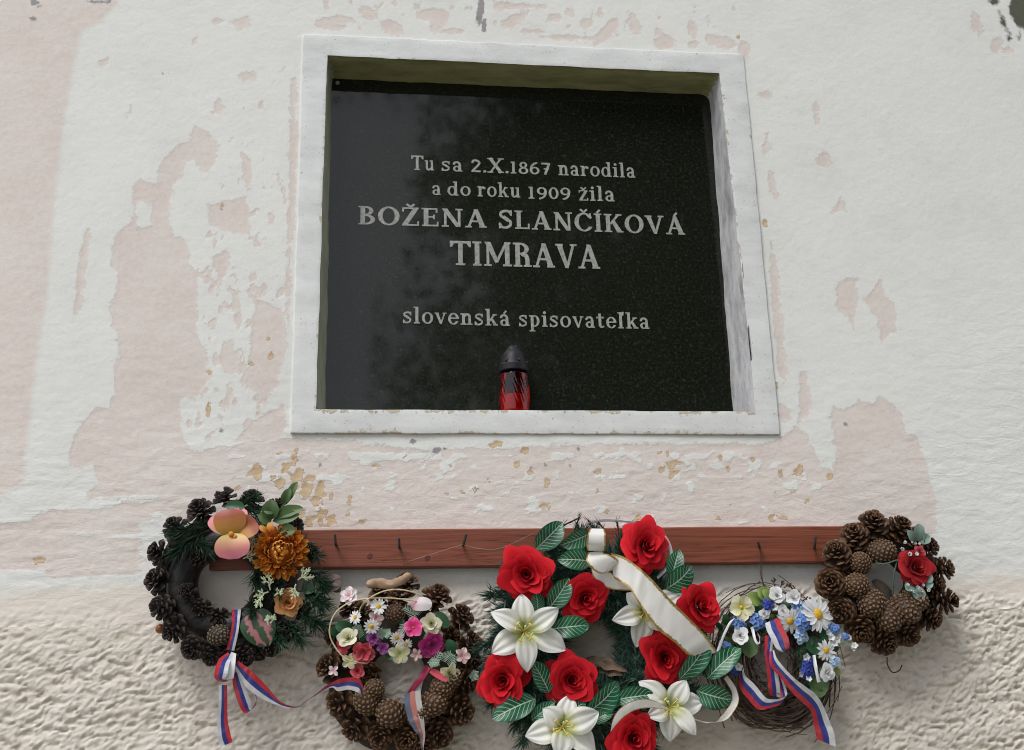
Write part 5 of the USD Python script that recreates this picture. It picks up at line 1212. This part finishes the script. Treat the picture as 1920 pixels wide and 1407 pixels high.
put_bloom(w2, "pink_blossom", *z2(808, 500), 0.084, 76 * q2, "pink_petal", n=5, W=1.0, tilt=(0, 0), disc="cream_petal" if False else "yellow_disc", disc_r=0.10)
put_bloom(w2, "magenta_blossom", *z2(945, 625), 0.074, 105 * q2, "magenta_petal", n=6, W=0.85, layers=2, tilt=(0.2, -0.4))
put_bloom(w2, "magenta_blossom", *z2(700, 565), 0.070, 45 * q2, "pink_petal", n=5, W=0.85)
put_bloom(w2, "purple_blossom", *z2(520, 580), 0.074, 62 * q2, "purple_petal", n=5, W=0.9, layers=2)
put_bloom(w2, "purple_blossom", *z2(585, 655), 0.074, 48 * q2, "purple_petal", n=5, W=0.9)
put_bloom(w2, "dusty_blossom", *z2(1170, 712), 0.074, 62 * q2, "dusty_petal", n=5, W=0.8, tilt=(0.3, 0.2))
put_bloom(w2, "dusty_blossom", *z2(830, 700), 0.074, 50 * q2, "dusty_petal", n=5, W=0.6)
put_bloom(w2, "lilac_blossom", *z2(216, 820), 0.074, 44 * q2, "blush_petal", n=4, W=0.7)
put_bloom(w2, "dusty_blossom", *z2(290, 640), 0.068, 60 * q2, "coral_petal", n=5, W=0.8)
for a, b, w in (((412, 640), (400, 742), 70), ((915, 805), (1060, 895), 52)):
    put_leaf(w2, "coral_petal", z2(*a), z2(*b), w * q2, "coral_petal", 0.072, 0.08, prof=(0.45, 0.4), fold=0.2)
put_bloom(w2, "coral_blossom", *z2(440, 680), 0.076, 92 * q2, "coral_petal", n=5, W=0.95, ruffle=0.16, tilt=(-0.1, -0.4), layers=2)
put_rose(w2, "coral_rose", *z2(395, 822), 0.068, 62 * q2, "coral_petal", full=False)
put_leaf(w2, "blush_petal", z2(790, 330), z2(945, 330), 105 * q2, "blush_petal", 0.078, 0.086, prof=(0.35, 0.35), arch=0.2, fold=-0.25, label="large white curled petal")
for a, b, w in (((370, 530), (230, 480), 100), ((410, 600), (470, 510), 70), ((960, 390), (1070, 500), 90), ((1110, 700), (1060, 590), 90), ((620, 600), (600, 520), 70), ((700, 480), (740, 440), 60), ((650, 680), (620, 740), 70), ((800, 400), (850, 350), 70), ((260, 560), (200, 500), 80), ((880, 580), (920, 530), 60), ((1080, 770), (1100, 690), 60), ((700, 640), (650, 600), 60)):
    put_leaf(w2, "deep_leaf", z2(*a), z2(*b), w * q2, "deep_leaf", 0.066, 0.07, fold=0.3)
for a, b in (((580, 590), (560, 510)), ((575, 560), (640, 530)), ((410, 590), (400, 480)), ((420, 540), (370, 490)), ((830, 420), (740, 350)), ((800, 390), (880, 350)), ((760, 470), (700, 560)), ((1000, 740), (1090, 690)), ((940, 800), (1010, 680)), ((910, 760), (1000, 760)), ((1080, 800), (1100, 700)), ((1240, 900), (1270, 820))):
    put_feather(w2, "rosemary_sprig", z2(*a), z2(*b), 0.076, 0.084, "rosemary", n=7, lpx=9)
E2 = lambda *rows: [(*z2(a, b), *z2(c_, d), e, f) for a, b, c_, d, e, f in rows]
put_ribbon(w1, "ribbon", E2((-18, 1070, -15, 1060, 0.069, 0.077), (80, 1010, 85, 998, 0.078, 0.084), (200, 945, 190, 920, 0.084, 0.088), (250, 970, 250, 885, 0.086, 0.092), (330, 960, 320, 870, 0.086, 0.092), (400, 980, 410, 880, 0.086, 0.09), (412, 1000, 442, 960, 0.082, 0.084)), "tricolour", label="end of the long tricolour tail")
put_ribbon(w2, "ribbon", E2((900, 775, 935, 800, 0.076, 0.076), (850, 860, 890, 880, 0.078, 0.078), (800, 920, 830, 950, 0.076, 0.076), (760, 990, 805, 985, 0.07, 0.07)), "wine_ribbon", label="wine red end of ribbon")
put_ribbon(w2, "ribbon", E2((860, 935, 745, 1000, 0.072, 0.074), (865, 1020, 742, 1060, 0.076, 0.076), (880, 1120, 770, 1180, 0.078, 0.078), (890, 1220, 815, 1260, 0.076, 0.076), (895, 1300, 850, 1300, 0.072, 0.072), (885, 1385, 862, 1385, 0.066, 0.066), (890, 1440, 875, 1440, 0.06, 0.06)), "faded_tricolour", label="faded red, white and grey ribbon")

# ================================================================== wreath 3: fir with red roses and white lilies
z3 = zoom(880, 960, 0.31765); q3 = 0.31765
w3 = thing("fir_wreath", "large green fir wreath with eight red roses, white lilies and gilt edged white ribbon", "wreath", at(1110, 1208, 0.03), group="wreaths hanging below the plaque")
cx3, cy3 = 1110, 1212
c = at(cx3, cy3, 0.032)
obj(w3, "wire_ring", torus(c, size(120, c), size(38, c), 0.2, squash=0.5, seed=12), "moss_ring", smooth=True)
g = np.random.default_rng(33)
n = 26000
th = g.uniform(0, 2 * np.pi, n); ps = g.uniform(-0.25 * np.pi, 1.25 * np.pi, n)
rr = g.uniform(0.55, 1.0, n)
Rm, rm = size(122, c), size(62, c)
rad = np.stack([np.cos(th), 0 * th, np.sin(th)], 1); tan = np.stack([-np.sin(th), 0 * th, np.cos(th)], 1)
O = c + rad * (Rm + rm * 0.85 * rr * np.cos(ps))[:, None] + np.array([0, -1.0, 0]) * (rm * 0.62 * rr * np.sin(ps))[:, None]
D = rad * (np.cos(ps) * 0.75 + g.normal(size=n) * 0.45)[:, None] + np.array([0, -1.0, 0]) * (np.sin(ps) * 0.5 + g.normal(size=n) * 0.25)[:, None] + tan * (g.normal(size=n) * 0.75 + 0.45)[:, None]
V, F, t = needles(O, D, g.uniform(0.016, 0.034, n), 0.0007, g.uniform(0, 1, n) ** 1.2)
obj(w3, "fir_needles", (V, F), "fir", fields={"t": t}, kind="stuff")
for a in np.arange(0, 360, 11):                    # sprays that break the outline
    a = a + U_(-4, 4)
    x0, y0 = cx3 + 150 * math.cos(math.radians(a)), cy3 - 150 * math.sin(math.radians(a))
    b = a + U_(15, 45); l = U_(45, 78)
    put_tuft(w3, (x0, y0), (x0 + l * math.cos(math.radians(b)), y0 - l * math.sin(math.radians(b))), 0.045, 0.05 + U_(-0.01, 0.015), 190, 32, 0.42, "fir", 0.0007, name="fir_spray")
for x0, y0, x1, y1 in ((470, 120, 640, 40), (620, 110, 650, 30), (740, 110, 700, 50), (800, 110, 760, 60), (880, 110, 870, 60), (900, 110, 950, 70), (600, 150, 700, 90)):
    put_tuft(w3, z3(x0, y0), z3(x1, y1), 0.055, 0.05, 14, 16, 0.4, "cone_dark", 0.0005, name="dry_tip")
for x, y, r, tl in ((335, 368, 158, (-0.15, -0.1)), (680, 505, 140, (0.1, -0.2)), (1035, 205, 150, (0.15, 0.1)), (1352, 560, 142, (0.4, 0.05)), (1150, 860, 150, (0.0, -0.25)), (200, 995, 152, (-0.25, -0.15)), (600, 990, 152, (0.05, -0.1)), (965, 1335, 155, (0.05, -0.1))):
    put_rose(w3, "red_rose", *z3(x, y), 0.078, r * q3, "red_petal", tilt=tl)

def put_lily(cx_, cy_, tips, w, out=0.098):
    p = part(w3, "white_lily")
    for i, (tx, ty, s) in enumerate(tips):
        A = at(*z3(cx_, cy_), out - 0.012); B = at(*z3(tx, ty), out - 0.010 + (0.004 if i % 2 else -0.004))
        Lm = np.linalg.norm(B - A)
        V, F, t, uv = leaf(A, B, size(w * q3 * s * 0.86, A), arch=U_(0.10, 0.17), fold=0.20 if i % 2 else 0.06, prof=(0.85, 0.92), ridges=0.030, wave=0.035, twist=U_(-12, 12), nu=20, nv=21, ph=U_(0, 6))
        V[:, 1] += 0.010 * np.exp(-(t / 0.16) ** 2) - (0.003 if i % 2 else 0)
        V[:, 1] += 0.30 * Lm * np.clip(t - 0.72, 0, 1) ** 1.6
        obj(p, "petal", (V, F), "lily_petal", smooth=True, fields={"t": t})
    for k in range(6):
        a = k * 60 + U_(-20, 20); l = U_(38, 62)
        A = at(*z3(cx_, cy_), out - 0.004); x1, y1 = cx_ + l * math.cos(math.radians(a)), cy_ + l * math.sin(math.radians(a))
        B = at(*z3(x1, y1), out + 0.010); Mi = at(*z3((cx_ + x1) / 2, (cy_ + y1) / 2), out + 0.009)
        P = spline([A, Mi, B], 5)
        d = unit(np.cross(B - A, [0, 1.0, 0])) * 0.0028
        obj(p, "stamen", join([tube(P, 0.0007, 5), tube([B - d, B, B + d], [0.0008, 0.0014, 0.0008], 6)]), "stamen", smooth=True)
    A = at(*z3(cx_, cy_), out - 0.004); B = at(*z3(cx_ + U_(-15, 15), cy_ - 30), out + 0.016)
    obj(p, "pistil", tube([A, (A + B) / 2, B], [0.0011, 0.0009, 0.0017], 6), "pistil", smooth=True)
put_lily(325, 705, [(308, 482, 1.0), (527, 570, 0.95), (573, 818, 1.1), (342, 948, 0.95), (132, 835, 1.1), (126, 592, 0.92)], 158)
put_lily(1035, 590, [(930, 478, 0.95), (842, 640, 0.95), (988, 800, 1.05), (1165, 700, 1.0), (1262, 480, 1.0), (1100, 470, 0.85)], 150, 0.088)
put_lily(548, 1272, [(600, 1078, 0.92), (764, 1182, 1.1), (748, 1412, 1.1), (520, 1450, 1.0), (330, 1325, 1.05), (430, 1160, 1.0)], 165)
put_lily(1185, 1150, [(1003, 1000, 1.0), (1280, 995, 1.0), (1380, 1122, 1.05), (1335, 1318, 0.85), (1185, 1358, 1.05), (1045, 1205, 0.95)], 150, 0.092)
for a, b, w in (((395, 218), (550, 62), 138), ((705, 130), (535, 196), 112), ((712, 292), (522, 282), 128), ((468, 572), (588, 392), 128), ((405, 592), (392, 470), 95), ((490, 690), (708, 668), 132), ((1192, 395), (1240, 222), 100), ((1160, 455), (1312, 318), 150), ((1238, 992), (1418, 745), 128), ((1405, 985), (1602, 805), 128), ((1342, 1055), (1552, 1112), 150), ((470, 1065), (372, 885), 130), ((390, 1105), (135, 1225), 150), ((688, 1190), (880, 1002), 150), ((860, 1112), (1092, 1080), 118), ((368, 1232), (505, 1125), 90), ((590, 1200), (690, 1120), 90), ((730, 1240), (850, 1180), 90)):
    put_leaf(w3, "veined_leaf", z3(*a), z3(*b), w * q3, "zebra_leaf", 0.078, 0.084, fold=U_(0.15, 0.5), arch=U_(0.05, 0.17), twist=U_(-28, 28), wave=0.03, prof=(0.58, 0.66), nu=16, nv=13)
# white gilt edged ribbon
E3 = lambda *rows: [(*z3(a, b), *z3(c_, d), e, f) for a, b, c_, d, e, f in rows]
put_ribbon(w3, "gilt_ribbon", E3((835, 245, 850, 390, 0.100, 0.094), (905, 262, 900, 420, 0.112, 0.108), (985, 315, 950, 460, 0.118, 0.114), (1080, 400, 1010, 560, 0.120, 0.116), (1180, 510, 1110, 690, 0.118, 0.114), (1290, 620, 1210, 770, 0.112, 0.110), (1400, 735, 1285, 840, 0.100, 0.100), (1465, 830, 1330, 860, 0.084, 0.086)), "gilt_ribbon", n=12, label="broad hanging band of the white ribbon")
put_ribbon(w3, "gilt_ribbon", E3((695, 230, 805, 232, 0.100, 0.100), (692, 190, 806, 190, 0.118, 0.118), (700, 130, 804, 132, 0.120, 0.120), (715, 98, 795, 100, 0.104, 0.104), (720, 120, 790, 120, 0.086, 0.086)), "gilt_ribbon", n=10, label="upright loop of the white bow")
put_ribbon(w3, "gilt_ribbon", E3((700, 240, 790, 232, 0.100, 0.100), (690, 285, 800, 245, 0.114, 0.108), (720, 335, 850, 262, 0.116, 0.112), (780, 365, 882, 290, 0.110, 0.106), (845, 345, 872, 300, 0.096, 0.094)), "gilt_ribbon", n=10, label="side loop of the white bow")
put_ribbon(w3, "gilt_ribbon", E3((720, 340, 760, 300, 0.09, 0.094), (740, 400, 820, 350, 0.088, 0.096), (830, 455, 880, 380, 0.088, 0.096), (960, 465, 960, 400, 0.086, 0.094)), "gilt_ribbon", n=10)
put_ribbon(w3, "gilt_ribbon", E3((655, 95, 660, 88, 0.05, 0.05), (760, 62, 770, 45, 0.05, 0.055), (900, 62, 910, 50, 0.05, 0.055), (1010, 78, 1020, 68, 0.055, 0.06)), "white_ribbon", n=8)
put_ribbon(w3, "gilt_ribbon", E3((1060, 92, 1075, 80, 0.06, 0.06), (1135, 150, 1155, 135, 0.065, 0.07), (1180, 230, 1198, 220, 0.065, 0.075), (1170, 310, 1190, 310, 0.065, 0.075), (1105, 385, 1115, 398, 0.065, 0.075)), "faded_tricolour" if False else "white_ribbon", n=10, label="thin loop of white ribbon behind the top rose")
put_ribbon(w3, "gilt_ribbon", E3((1500, 985, 1525, 965, 0.07, 0.075), (1545, 1060, 1580, 1050, 0.07, 0.08), (1540, 1130, 1588, 1130, 0.07, 0.08), (1490, 1200, 1530, 1220, 0.07, 0.08), (1450, 1240, 1465, 1242, 0.07, 0.075), (1380, 1235, 1385, 1245, 0.072, 0.074), (1300, 1205, 1300, 1220, 0.078, 0.08)), "gilt_ribbon", n=10, label="lower tail of the white ribbon curling to the right")
put_ribbon(w3, "gilt_ribbon", E3((1170, 1158, 1180, 1172, 0.115, 0.112), (1080, 1110, 1080, 1158, 0.122, 0.116), (990, 1108, 985, 1170, 0.124, 0.118), (900, 1150, 915, 1210, 0.120, 0.114), (850, 1220, 865, 1260, 0.112, 0.108), (833, 1300, 840, 1290, 0.104, 0.102)), "gilt_ribbon", n=10, label="lower loop of the white ribbon over a rose")
for a, b, w in (((690, 865), (930, 945), 60), ((740, 935), (910, 965), 45), ((1270, 1040), (1300, 1100), 40), ((760, 1230), (762, 1310), 34)):
    put_leaf(w3, "dry_leaf", z3(*a), z3(*b), w * q3, "dry_leaf", 0.03, 0.07, lobes=0.25, fold=0.3, wave=0.04, nu=18)

# ================================================================== wreath 4: twigs with blue and white flowers
z4 = zoom(1320, 940, 0.332); q4 = 0.332
w4 = thing("twig_wreath", "small twig wreath with blue and white flowers and red white blue ribbon", "wreath", at(1450, 1238, 0.03), group="wreaths hanging below the plaque")
cx4, cy4 = 1450, 1238
c = at(cx4, cy4, 0.03)
g = np.random.default_rng(44)
parts = []
for i in range(1100):
    a0 = g.uniform(0, 2 * np.pi); span = g.uniform(0.4, 1.3) * g.choice([-1, 1]); r1 = size(g.normal(80, 17), c); dp = g.normal(0, 0.011)
    dr = g.normal(0, 0.010)
    P = [c + np.array([(r1 + dr * k) * math.cos(a0 + span * k), -dp - 0.006 * math.sin(3 * k + i), (r1 * 1.12 + dr * k) * math.sin(a0 + span * k)]) for k in np.linspace(0, 1, 6)]
    parts.append(tube(P, [g.uniform(0.0005, 0.0011)] * 6, 4))
obj(w4, "twigs", join(parts), "twig", kind="stuff")
for i in range(26):
    a = g.uniform(0, 2 * np.pi) if i > 9 else math.radians(g.uniform(60, 130)); r = g.uniform(95, 118)
    x, y = cx4 + r * math.cos(a), cy4 - r * 1.1 * math.sin(a)
    l = g.uniform(10, 26); b = a + g.normal(0, 0.6)
    put_tube(w4, "twig", [(x, y, 0.035), (x + l * 0.5 * math.cos(b), y - l * 0.5 * math.sin(b), 0.04), (x + l * math.cos(b + 0.4), y - l * math.sin(b + 0.4), 0.042)], 0.0007, "twig", 4, 4)
for x, y, a in ((400, 480, 95), (430, 490, 60), (450, 490, 30), (560, 560, 20)):
    put_sprig(w4, "brush_twig", *z4(x, y), 0.045, 60 * q4, a, "rusty_wire", depth=2, width=0.0009)
for x, y, r, tl in ((410, 532, 52, (-0.1, 0.2)), (500, 545, 50, (0.1, 0.2)), (205, 757, 54, (-0.2, 0)), (340, 636, 38, (0, 0)), (692, 965, 56, (0.2, -0.2)), (445, 620, 40, (0, 0.1))):
    put_rose(w4, "white_rose", *z4(x, y), 0.072, r * q4, "white_petal", tilt=tl, full=False)
put_bloom(w4, "cream_pansy", *z4(208, 600), 0.07, 76 * q4, "cream_petal", n=5, W=1.0, disc="yellow_disc", disc_r=0.16, ruffle=0.08)
put_daisy(w4, *z4(640, 640), 0.08, 104 * q4, (0.35, 0.1), n=20)
put_daisy(w4, *z4(485, 678), 0.074, 72 * q4, (0, -0.4), n=15)
put_daisy(w4, *z4(688, 842), 0.076, 62 * q4, (0.2, -0.1))
for x, y, r, m in ((360, 585, 36, "deep_blue_petal"), (195, 690, 44, "blue_petal"), (305, 680, 50, "blue_petal"), (545, 610, 52, "pale_blue_petal"), (560, 690, 50, "blue_petal"), (548, 765, 42, "pale_blue_petal"), (732, 720, 36, "blue_petal"), (590, 915, 38, "deep_blue_petal"), (580, 965, 40, "deep_blue_petal"), (170, 955, 30, "deep_blue_petal"), (560, 645, 40, "blue_petal"), (740, 905, 34, "pale_blue_petal"), (520, 585, 30, "blue_petal"), (130, 820, 28, "blue_petal"), (440, 650, 30, "pale_blue_petal"), (800, 765, 22, "blue_petal")):
    put_cluster(w4, "blue_flower_head", *z4(x, y), 0.066 + U_(0, 0.008), r * q4, m, n=9)
for x, y, r in ((850, 820, 24), (815, 770, 20), (840, 838, 18), (400, 600, 26), (735, 800, 26), (720, 770, 24), (752, 785, 22), (575, 880, 26), (590, 1005, 22), (195, 935, 26), (545, 975, 20), (700, 745, 22), (760, 760, 18)):
    put_bloom(w4, "white_floret", *z4(x, y), 0.07, r * q4, "white_petal", n=5, W=0.8, theta=45, tilt=(U_(-.5, .5), U_(-.5, .5)), one=True)
for a, b, w, m in (((330, 570), (235, 540), 80, "lime_leaf"), ((350, 540), (300, 500), 80, "lime_leaf"), ((380, 560), (330, 500), 60, "lime_leaf"), ((490, 580), (540, 590), 50, "lime_leaf"), ((240, 760), (260, 885), 105, "green_leaf"), ((600, 760), (630, 870), 100, "deep_leaf"), ((620, 990), (660, 1110), 110, "green_leaf"), ((640, 1010), (700, 1060), 80, "green_leaf"), ((300, 640), (290, 580), 70, "deep_leaf"), ((690, 900), (760, 930), 60, "eucalyptus"), ((700, 700), (660, 780), 70, "deep_leaf"), ((560, 780), (600, 830), 80, "deep_leaf"), ((130, 700), (110, 640), 50, "deep_leaf"), ((440, 560), (470, 600), 50, "deep_leaf"), ((420, 700), (400, 640), 60, "deep_leaf"), ((620, 940), (590, 880), 60, "deep_leaf")):
    put_leaf(w4, m, z4(*a), z4(*b), w * q4, m, 0.058, 0.064, fold=0.3, lobes=0.06)
for i in range(60):
    a = math.radians(U_(-35, 170)); r = U_(48, 110)
    x, y = cx4 + r * math.cos(a), cy4 - r * 1.12 * math.sin(a); b = a + U_(-1.2, 1.2); l = U_(16, 30)
    put_leaf(w4, "filler_leaf", (x, y), (x + l * math.cos(b), y - l * math.sin(b)), U_(9, 17), RNG.choice(["deep_leaf", "green_leaf", "deep_leaf", "lime_leaf"]), 0.046, 0.056, fold=0.3)
for a, b in (((560, 800), (540, 900)), ((590, 790), (510, 870)), ((600, 830), (530, 940)), ((690, 740), (820, 770)), ((720, 760), (845, 815)), ((690, 720), (780, 800))):
    put_feather(w4, "fern_frond", z4(*a), z4(*b), 0.062, 0.07, "deep_leaf" if a[0] < 650 else "rosemary", n=9, lpx=9)
E4 = lambda *rows: [(*z4(a, b), *z4(c_, d), e, f) for a, b, c_, d, e, f in rows]
put_ribbon(w4, "ribbon", E4((345, 690, 420, 655, 0.082, 0.076), (355, 730, 440, 700, 0.092, 0.086), (385, 790, 475, 770, 0.096, 0.092), (410, 835, 482, 828, 0.096, 0.092), (445, 852, 460, 835, 0.092, 0.09), (462, 830, 440, 790, 0.086, 0.086), (430, 790, 405, 750, 0.08, 0.08), (385, 730, 380, 690, 0.076, 0.076)), "tricolour", label="small front loop of the tricolour ribbon")
put_ribbon(w4, "ribbon", E4((400, 760, 345, 760, 0.076, 0.074), (385, 860, 342, 860, 0.078, 0.076), (415, 960, 355, 960, 0.076, 0.074), (430, 1060, 362, 1050, 0.072, 0.07), (435, 1110, 368, 1095, 0.066, 0.064)), "tricolour", label="short inner tail of the tricolour ribbon")
put_ribbon(w4, "ribbon", E4((395, 840, 370, 850, 0.082, 0.078), (420, 900, 372, 925, 0.088, 0.084), (500, 990, 435, 1000, 0.088, 0.084), (570, 1045, 500, 1085, 0.082, 0.080), (630, 1090, 570, 1150, 0.074, 0.072), (670, 1150, 605, 1190, 0.066, 0.064), (700, 1220, 618, 1250, 0.060, 0.058), (735, 1310, 632, 1320, 0.056, 0.054), (745, 1388, 638, 1345, 0.054, 0.052)), "tricolour", n=10, label="long hanging tail of the tricolour ribbon")
put_ribbon(w4, "ribbon", E4((222, 940, 200, 1010, 0.066, 0.064), (235, 985, 205, 1060, 0.074, 0.07), (290, 1040, 250, 1120, 0.08, 0.076), (350, 1110, 310, 1178, 0.082, 0.078), (410, 1118, 385, 1165, 0.08, 0.078), (462, 1100, 440, 1140, 0.076, 0.074), (468, 1070, 432, 1090, 0.072, 0.07), (440, 1000, 420, 1010, 0.072, 0.07), (405, 900, 385, 915, 0.076, 0.074)), "tricolour", n=10, label="wide lower loop of the tricolour ribbon")
put_ribbon(w4, "white_band", E4((195, 652, 205, 640, 0.07, 0.07), (145, 680, 165, 672, 0.076, 0.076), (105, 755, 125, 745, 0.078, 0.078), (68, 850, 88, 850, 0.074, 0.074)), "white_ribbon")
put_ribbon(w4, "white_band", E4((262, 715, 280, 705, 0.07, 0.07), (285, 790, 295, 780, 0.076, 0.076), (305, 810, 318, 800, 0.076, 0.076), (318, 770, 300, 740, 0.072, 0.072)), "white_ribbon")
put_ribbon(w4, "white_band", E4((612, 870, 630, 868, 0.072, 0.072), (622, 940, 640, 938, 0.076, 0.076), (640, 1025, 658, 1020, 0.072, 0.072)), "white_ribbon")
put_tube(w4, "hanging_wire", [(*z4(318, 235), 0.034), (*z4(318, 260), 0.04), (*z4(322, 330), 0.036), (*z4(318, 400), 0.036), (*z4(335, 480), 0.04)], 0.0006, "rusty_wire")
put_tube(w4, "hanging_wire", [(*z4(318, 260), 0.04), (*z4(326, 360), 0.036), (*z4(328, 430), 0.036), (*z4(340, 480), 0.04)], 0.0006, "rusty_wire")

# ================================================================== wreath 5: brown cones, one red rose
w5 = thing("cone_wreath", "round brown pine cone wreath with one dull red rose at the board's right end", "wreath", at(1655, 1090, 0.03), group="wreaths hanging below the plaque")
c = at(1655, 1090, 0.03)
obj(w5, "backing_ring", torus(c, size(74, c), size(36, c), 0.2, squash=0.5, seed=14), "moss_ring", smooth=True)
for x, y, r in ((955, 128, 90), (1100, 150, 84), (850, 198, 90), (750, 295, 88), (715, 462, 92), (770, 622, 82), (885, 722, 92), (1020, 790, 90), (1150, 750, 84), (1270, 662, 82), (1365, 562, 84), (1345, 385, 82), (1265, 262, 70), (1190, 200, 70), (1300, 480, 70), (820, 400, 55), (1180, 640, 60)):
    X_, Y_ = z4(x, y); dx, dy = X_ - 1655, Y_ - 1090
    put_cone(w5, X_, Y_, 0.046 + U_(0, 0.01), r * q4, "cone_brown", tilt=(0.75 * dx / 110 + U_(-.25, .25), -0.75 * dy / 110 + U_(-.2, .3)), n=50)
for x, y, r, tl in ((1000, 285, 72, (1.2, 0.1)), (885, 350, 62, (-0.8, 0.6)), (865, 475, 72, (-0.9, 0.1)), (945, 575, 82, (-0.5, -0.5)), (1040, 650, 82, (-0.2, -0.8)), (1130, 610, 84, (0.4, -0.6)), (1185, 560, 70, (0.8, -0.3))):
    put_cone(w5, *z4(x, y), 0.062, r * q4 * 0.95, "cone_tan", closed=True, tilt=tl, n=120)
put_rose(w5, "red_rose", *z4(1190, 378), 0.072, 104 * q4, "dull_red_petal", tilt=(0.1, 0.1), label="dull red rose")
put_rose(w5, "rose_bud", *z4(1216, 285), 0.074, 38 * q4, "coral_petal", full=False)
for x, y, r in ((1130, 235, 20), (1115, 268, 24), (1158, 300, 26), (1196, 305, 22), (1190, 240, 18), (1170, 232, 14), (1210, 245, 16), (1150, 478, 20), (1200, 488, 22), (1235, 475, 18), (1262, 500, 22), (1180, 510, 18), (1225, 505, 20), (1160, 505, 16)):
    put_bloom(w5, "white_berry", *z4(x, y), 0.08, r * q4, "white_petal", n=5, W=0.9, theta=60, curl=20, one=True, tilt=(U_(-.4, .4), U_(-.4, .4)))
for a, b, w in (((1200, 225), (1215, 128), 66), ((1185, 230), (1150, 168), 50), ((1215, 225), (1280, 205), 60), ((1240, 440), (1290, 420), 70), ((1250, 470), (1295, 465), 60), ((1190, 480), (1220, 560), 80), ((1170, 470), (1140, 500), 60), ((1260, 240), (1240, 190), 50)):
    put_leaf(w5, "eucalyptus_leaf", z4(*a), z4(*b), w * q4, "eucalyptus", 0.072, 0.08, prof=(0.45, 0.4))
put_tube(w5, "stalk", [(*z4(970, 350), 0.07), (*z4(1020, 355), 0.074), (*z4(1085, 335), 0.076), (*z4(1110, 340), 0.074)], 0.0013, "eucalyptus")
put_tube(w5, "stalk", [(*z4(1090, 340), 0.074), (*z4(1072, 420), 0.07), (*z4(1065, 525), 0.06)], 0.0013, "eucalyptus")
obj(w5, "bark_chip", leaf(at(*z4(950, 450), 0.05), at(*z4(1060, 545), 0.05), size(60 * q4, c), prof=(0.3, 0.3), arch=0.1)[:2], "bark_chip", smooth=True)
put_tube(w5, "wire_hook", [(*z4(1034, 880), 0.03), (*z4(1036, 920), 0.03), (*z4(1052, 955), 0.03), (*z4(1074, 968), 0.03), (*z4(1104, 955), 0.03), (*z4(1118, 925), 0.03)], 0.0009, "rusty_wire")

# ================================================================== what stands behind the photographer: ground and the tree mirrored in the plaque
xs_ = np.concatenate([np.linspace(-400, -12, 20), np.linspace(-10, 10, 40), np.linspace(12, 400, 20)])
ys_ = np.concatenate([np.linspace(-400, -12, 20), np.linspace(-10, 0.5, 24), np.linspace(2, 400, 20)])
X, Y, F = sheet(xs_, ys_)
Zg = 0.03 * (meshkit.fbm(np.stack([X * 0.9, Y * 0.9, 0 * X], 1), 3, 2) - 0.5)
obj(WORLD, "ground", (np.stack([X, Y, Zg], -1), F), "ground_gravel", smooth=True, kind="structure")
tree = thing("lime_tree", "broad leafy green tree mirrored in the polished plaque", "tree", (2.35, -5.0, 0))
g = np.random.default_rng(5)
trunk = spline([(2.35, -5.0, -0.1), (2.4, -4.95, 1.2), (2.25, -5.0, 2.4), (2.45, -5.1, 4.2), (2.35, -5.0, 7.2)], 8)
parts = [tube(trunk, np.linspace(0.30, 0.05, len(trunk)), 12)]
tips = []
for i in range(150):
    s = trunk[int(g.uniform(0.28, 0.98) * (len(trunk) - 1))]; a = g.uniform(0, 2 * np.pi); l = g.uniform(1.2, 2.9)
    e = s + np.array([math.cos(a) * l * (1.45 if math.cos(a) > 0 else 0.92), math.sin(a) * l, g.uniform(0.1, 1.3)])
    m_ = (s + e) / 2 + np.array([0, 0, 0.25]); parts.append(tube([s, m_, e], [0.06, 0.04, 0.015], 6)); tips += [(m_ + e) / 2, e, m_]
obj(tree, "trunk", join(parts), "bark", smooth=True)
n = 170000
ctr = np.array(tips)[g.integers(0, len(tips), n)] + np.clip(g.normal(size=(n, 3)), -1.7, 1.7) * np.array([0.26, 0.30, 0.24])
nr = g.normal(size=(n, 3)); nr /= np.linalg.norm(nr, axis=1, keepdims=True)
sd = np.cross(nr, g.normal(size=(n, 3))); sd /= np.linalg.norm(sd, axis=1, keepdims=True); fw_ = np.cross(nr, sd)
s_ = g.uniform(0.026, 0.046, n)[:, None]
V = np.stack([ctr - fw_ * s_, ctr + sd * s_ * 0.6, ctr + fw_ * s_, ctr - sd * s_ * 0.6], 1).reshape(-1, 3)
i = np.arange(n) * 4
obj(tree, "crown", (V, np.vstack([np.stack([i, i + 1, i + 2], 1), np.stack([i, i + 2, i + 3], 1)])), "tree_leaf", kind="stuff")
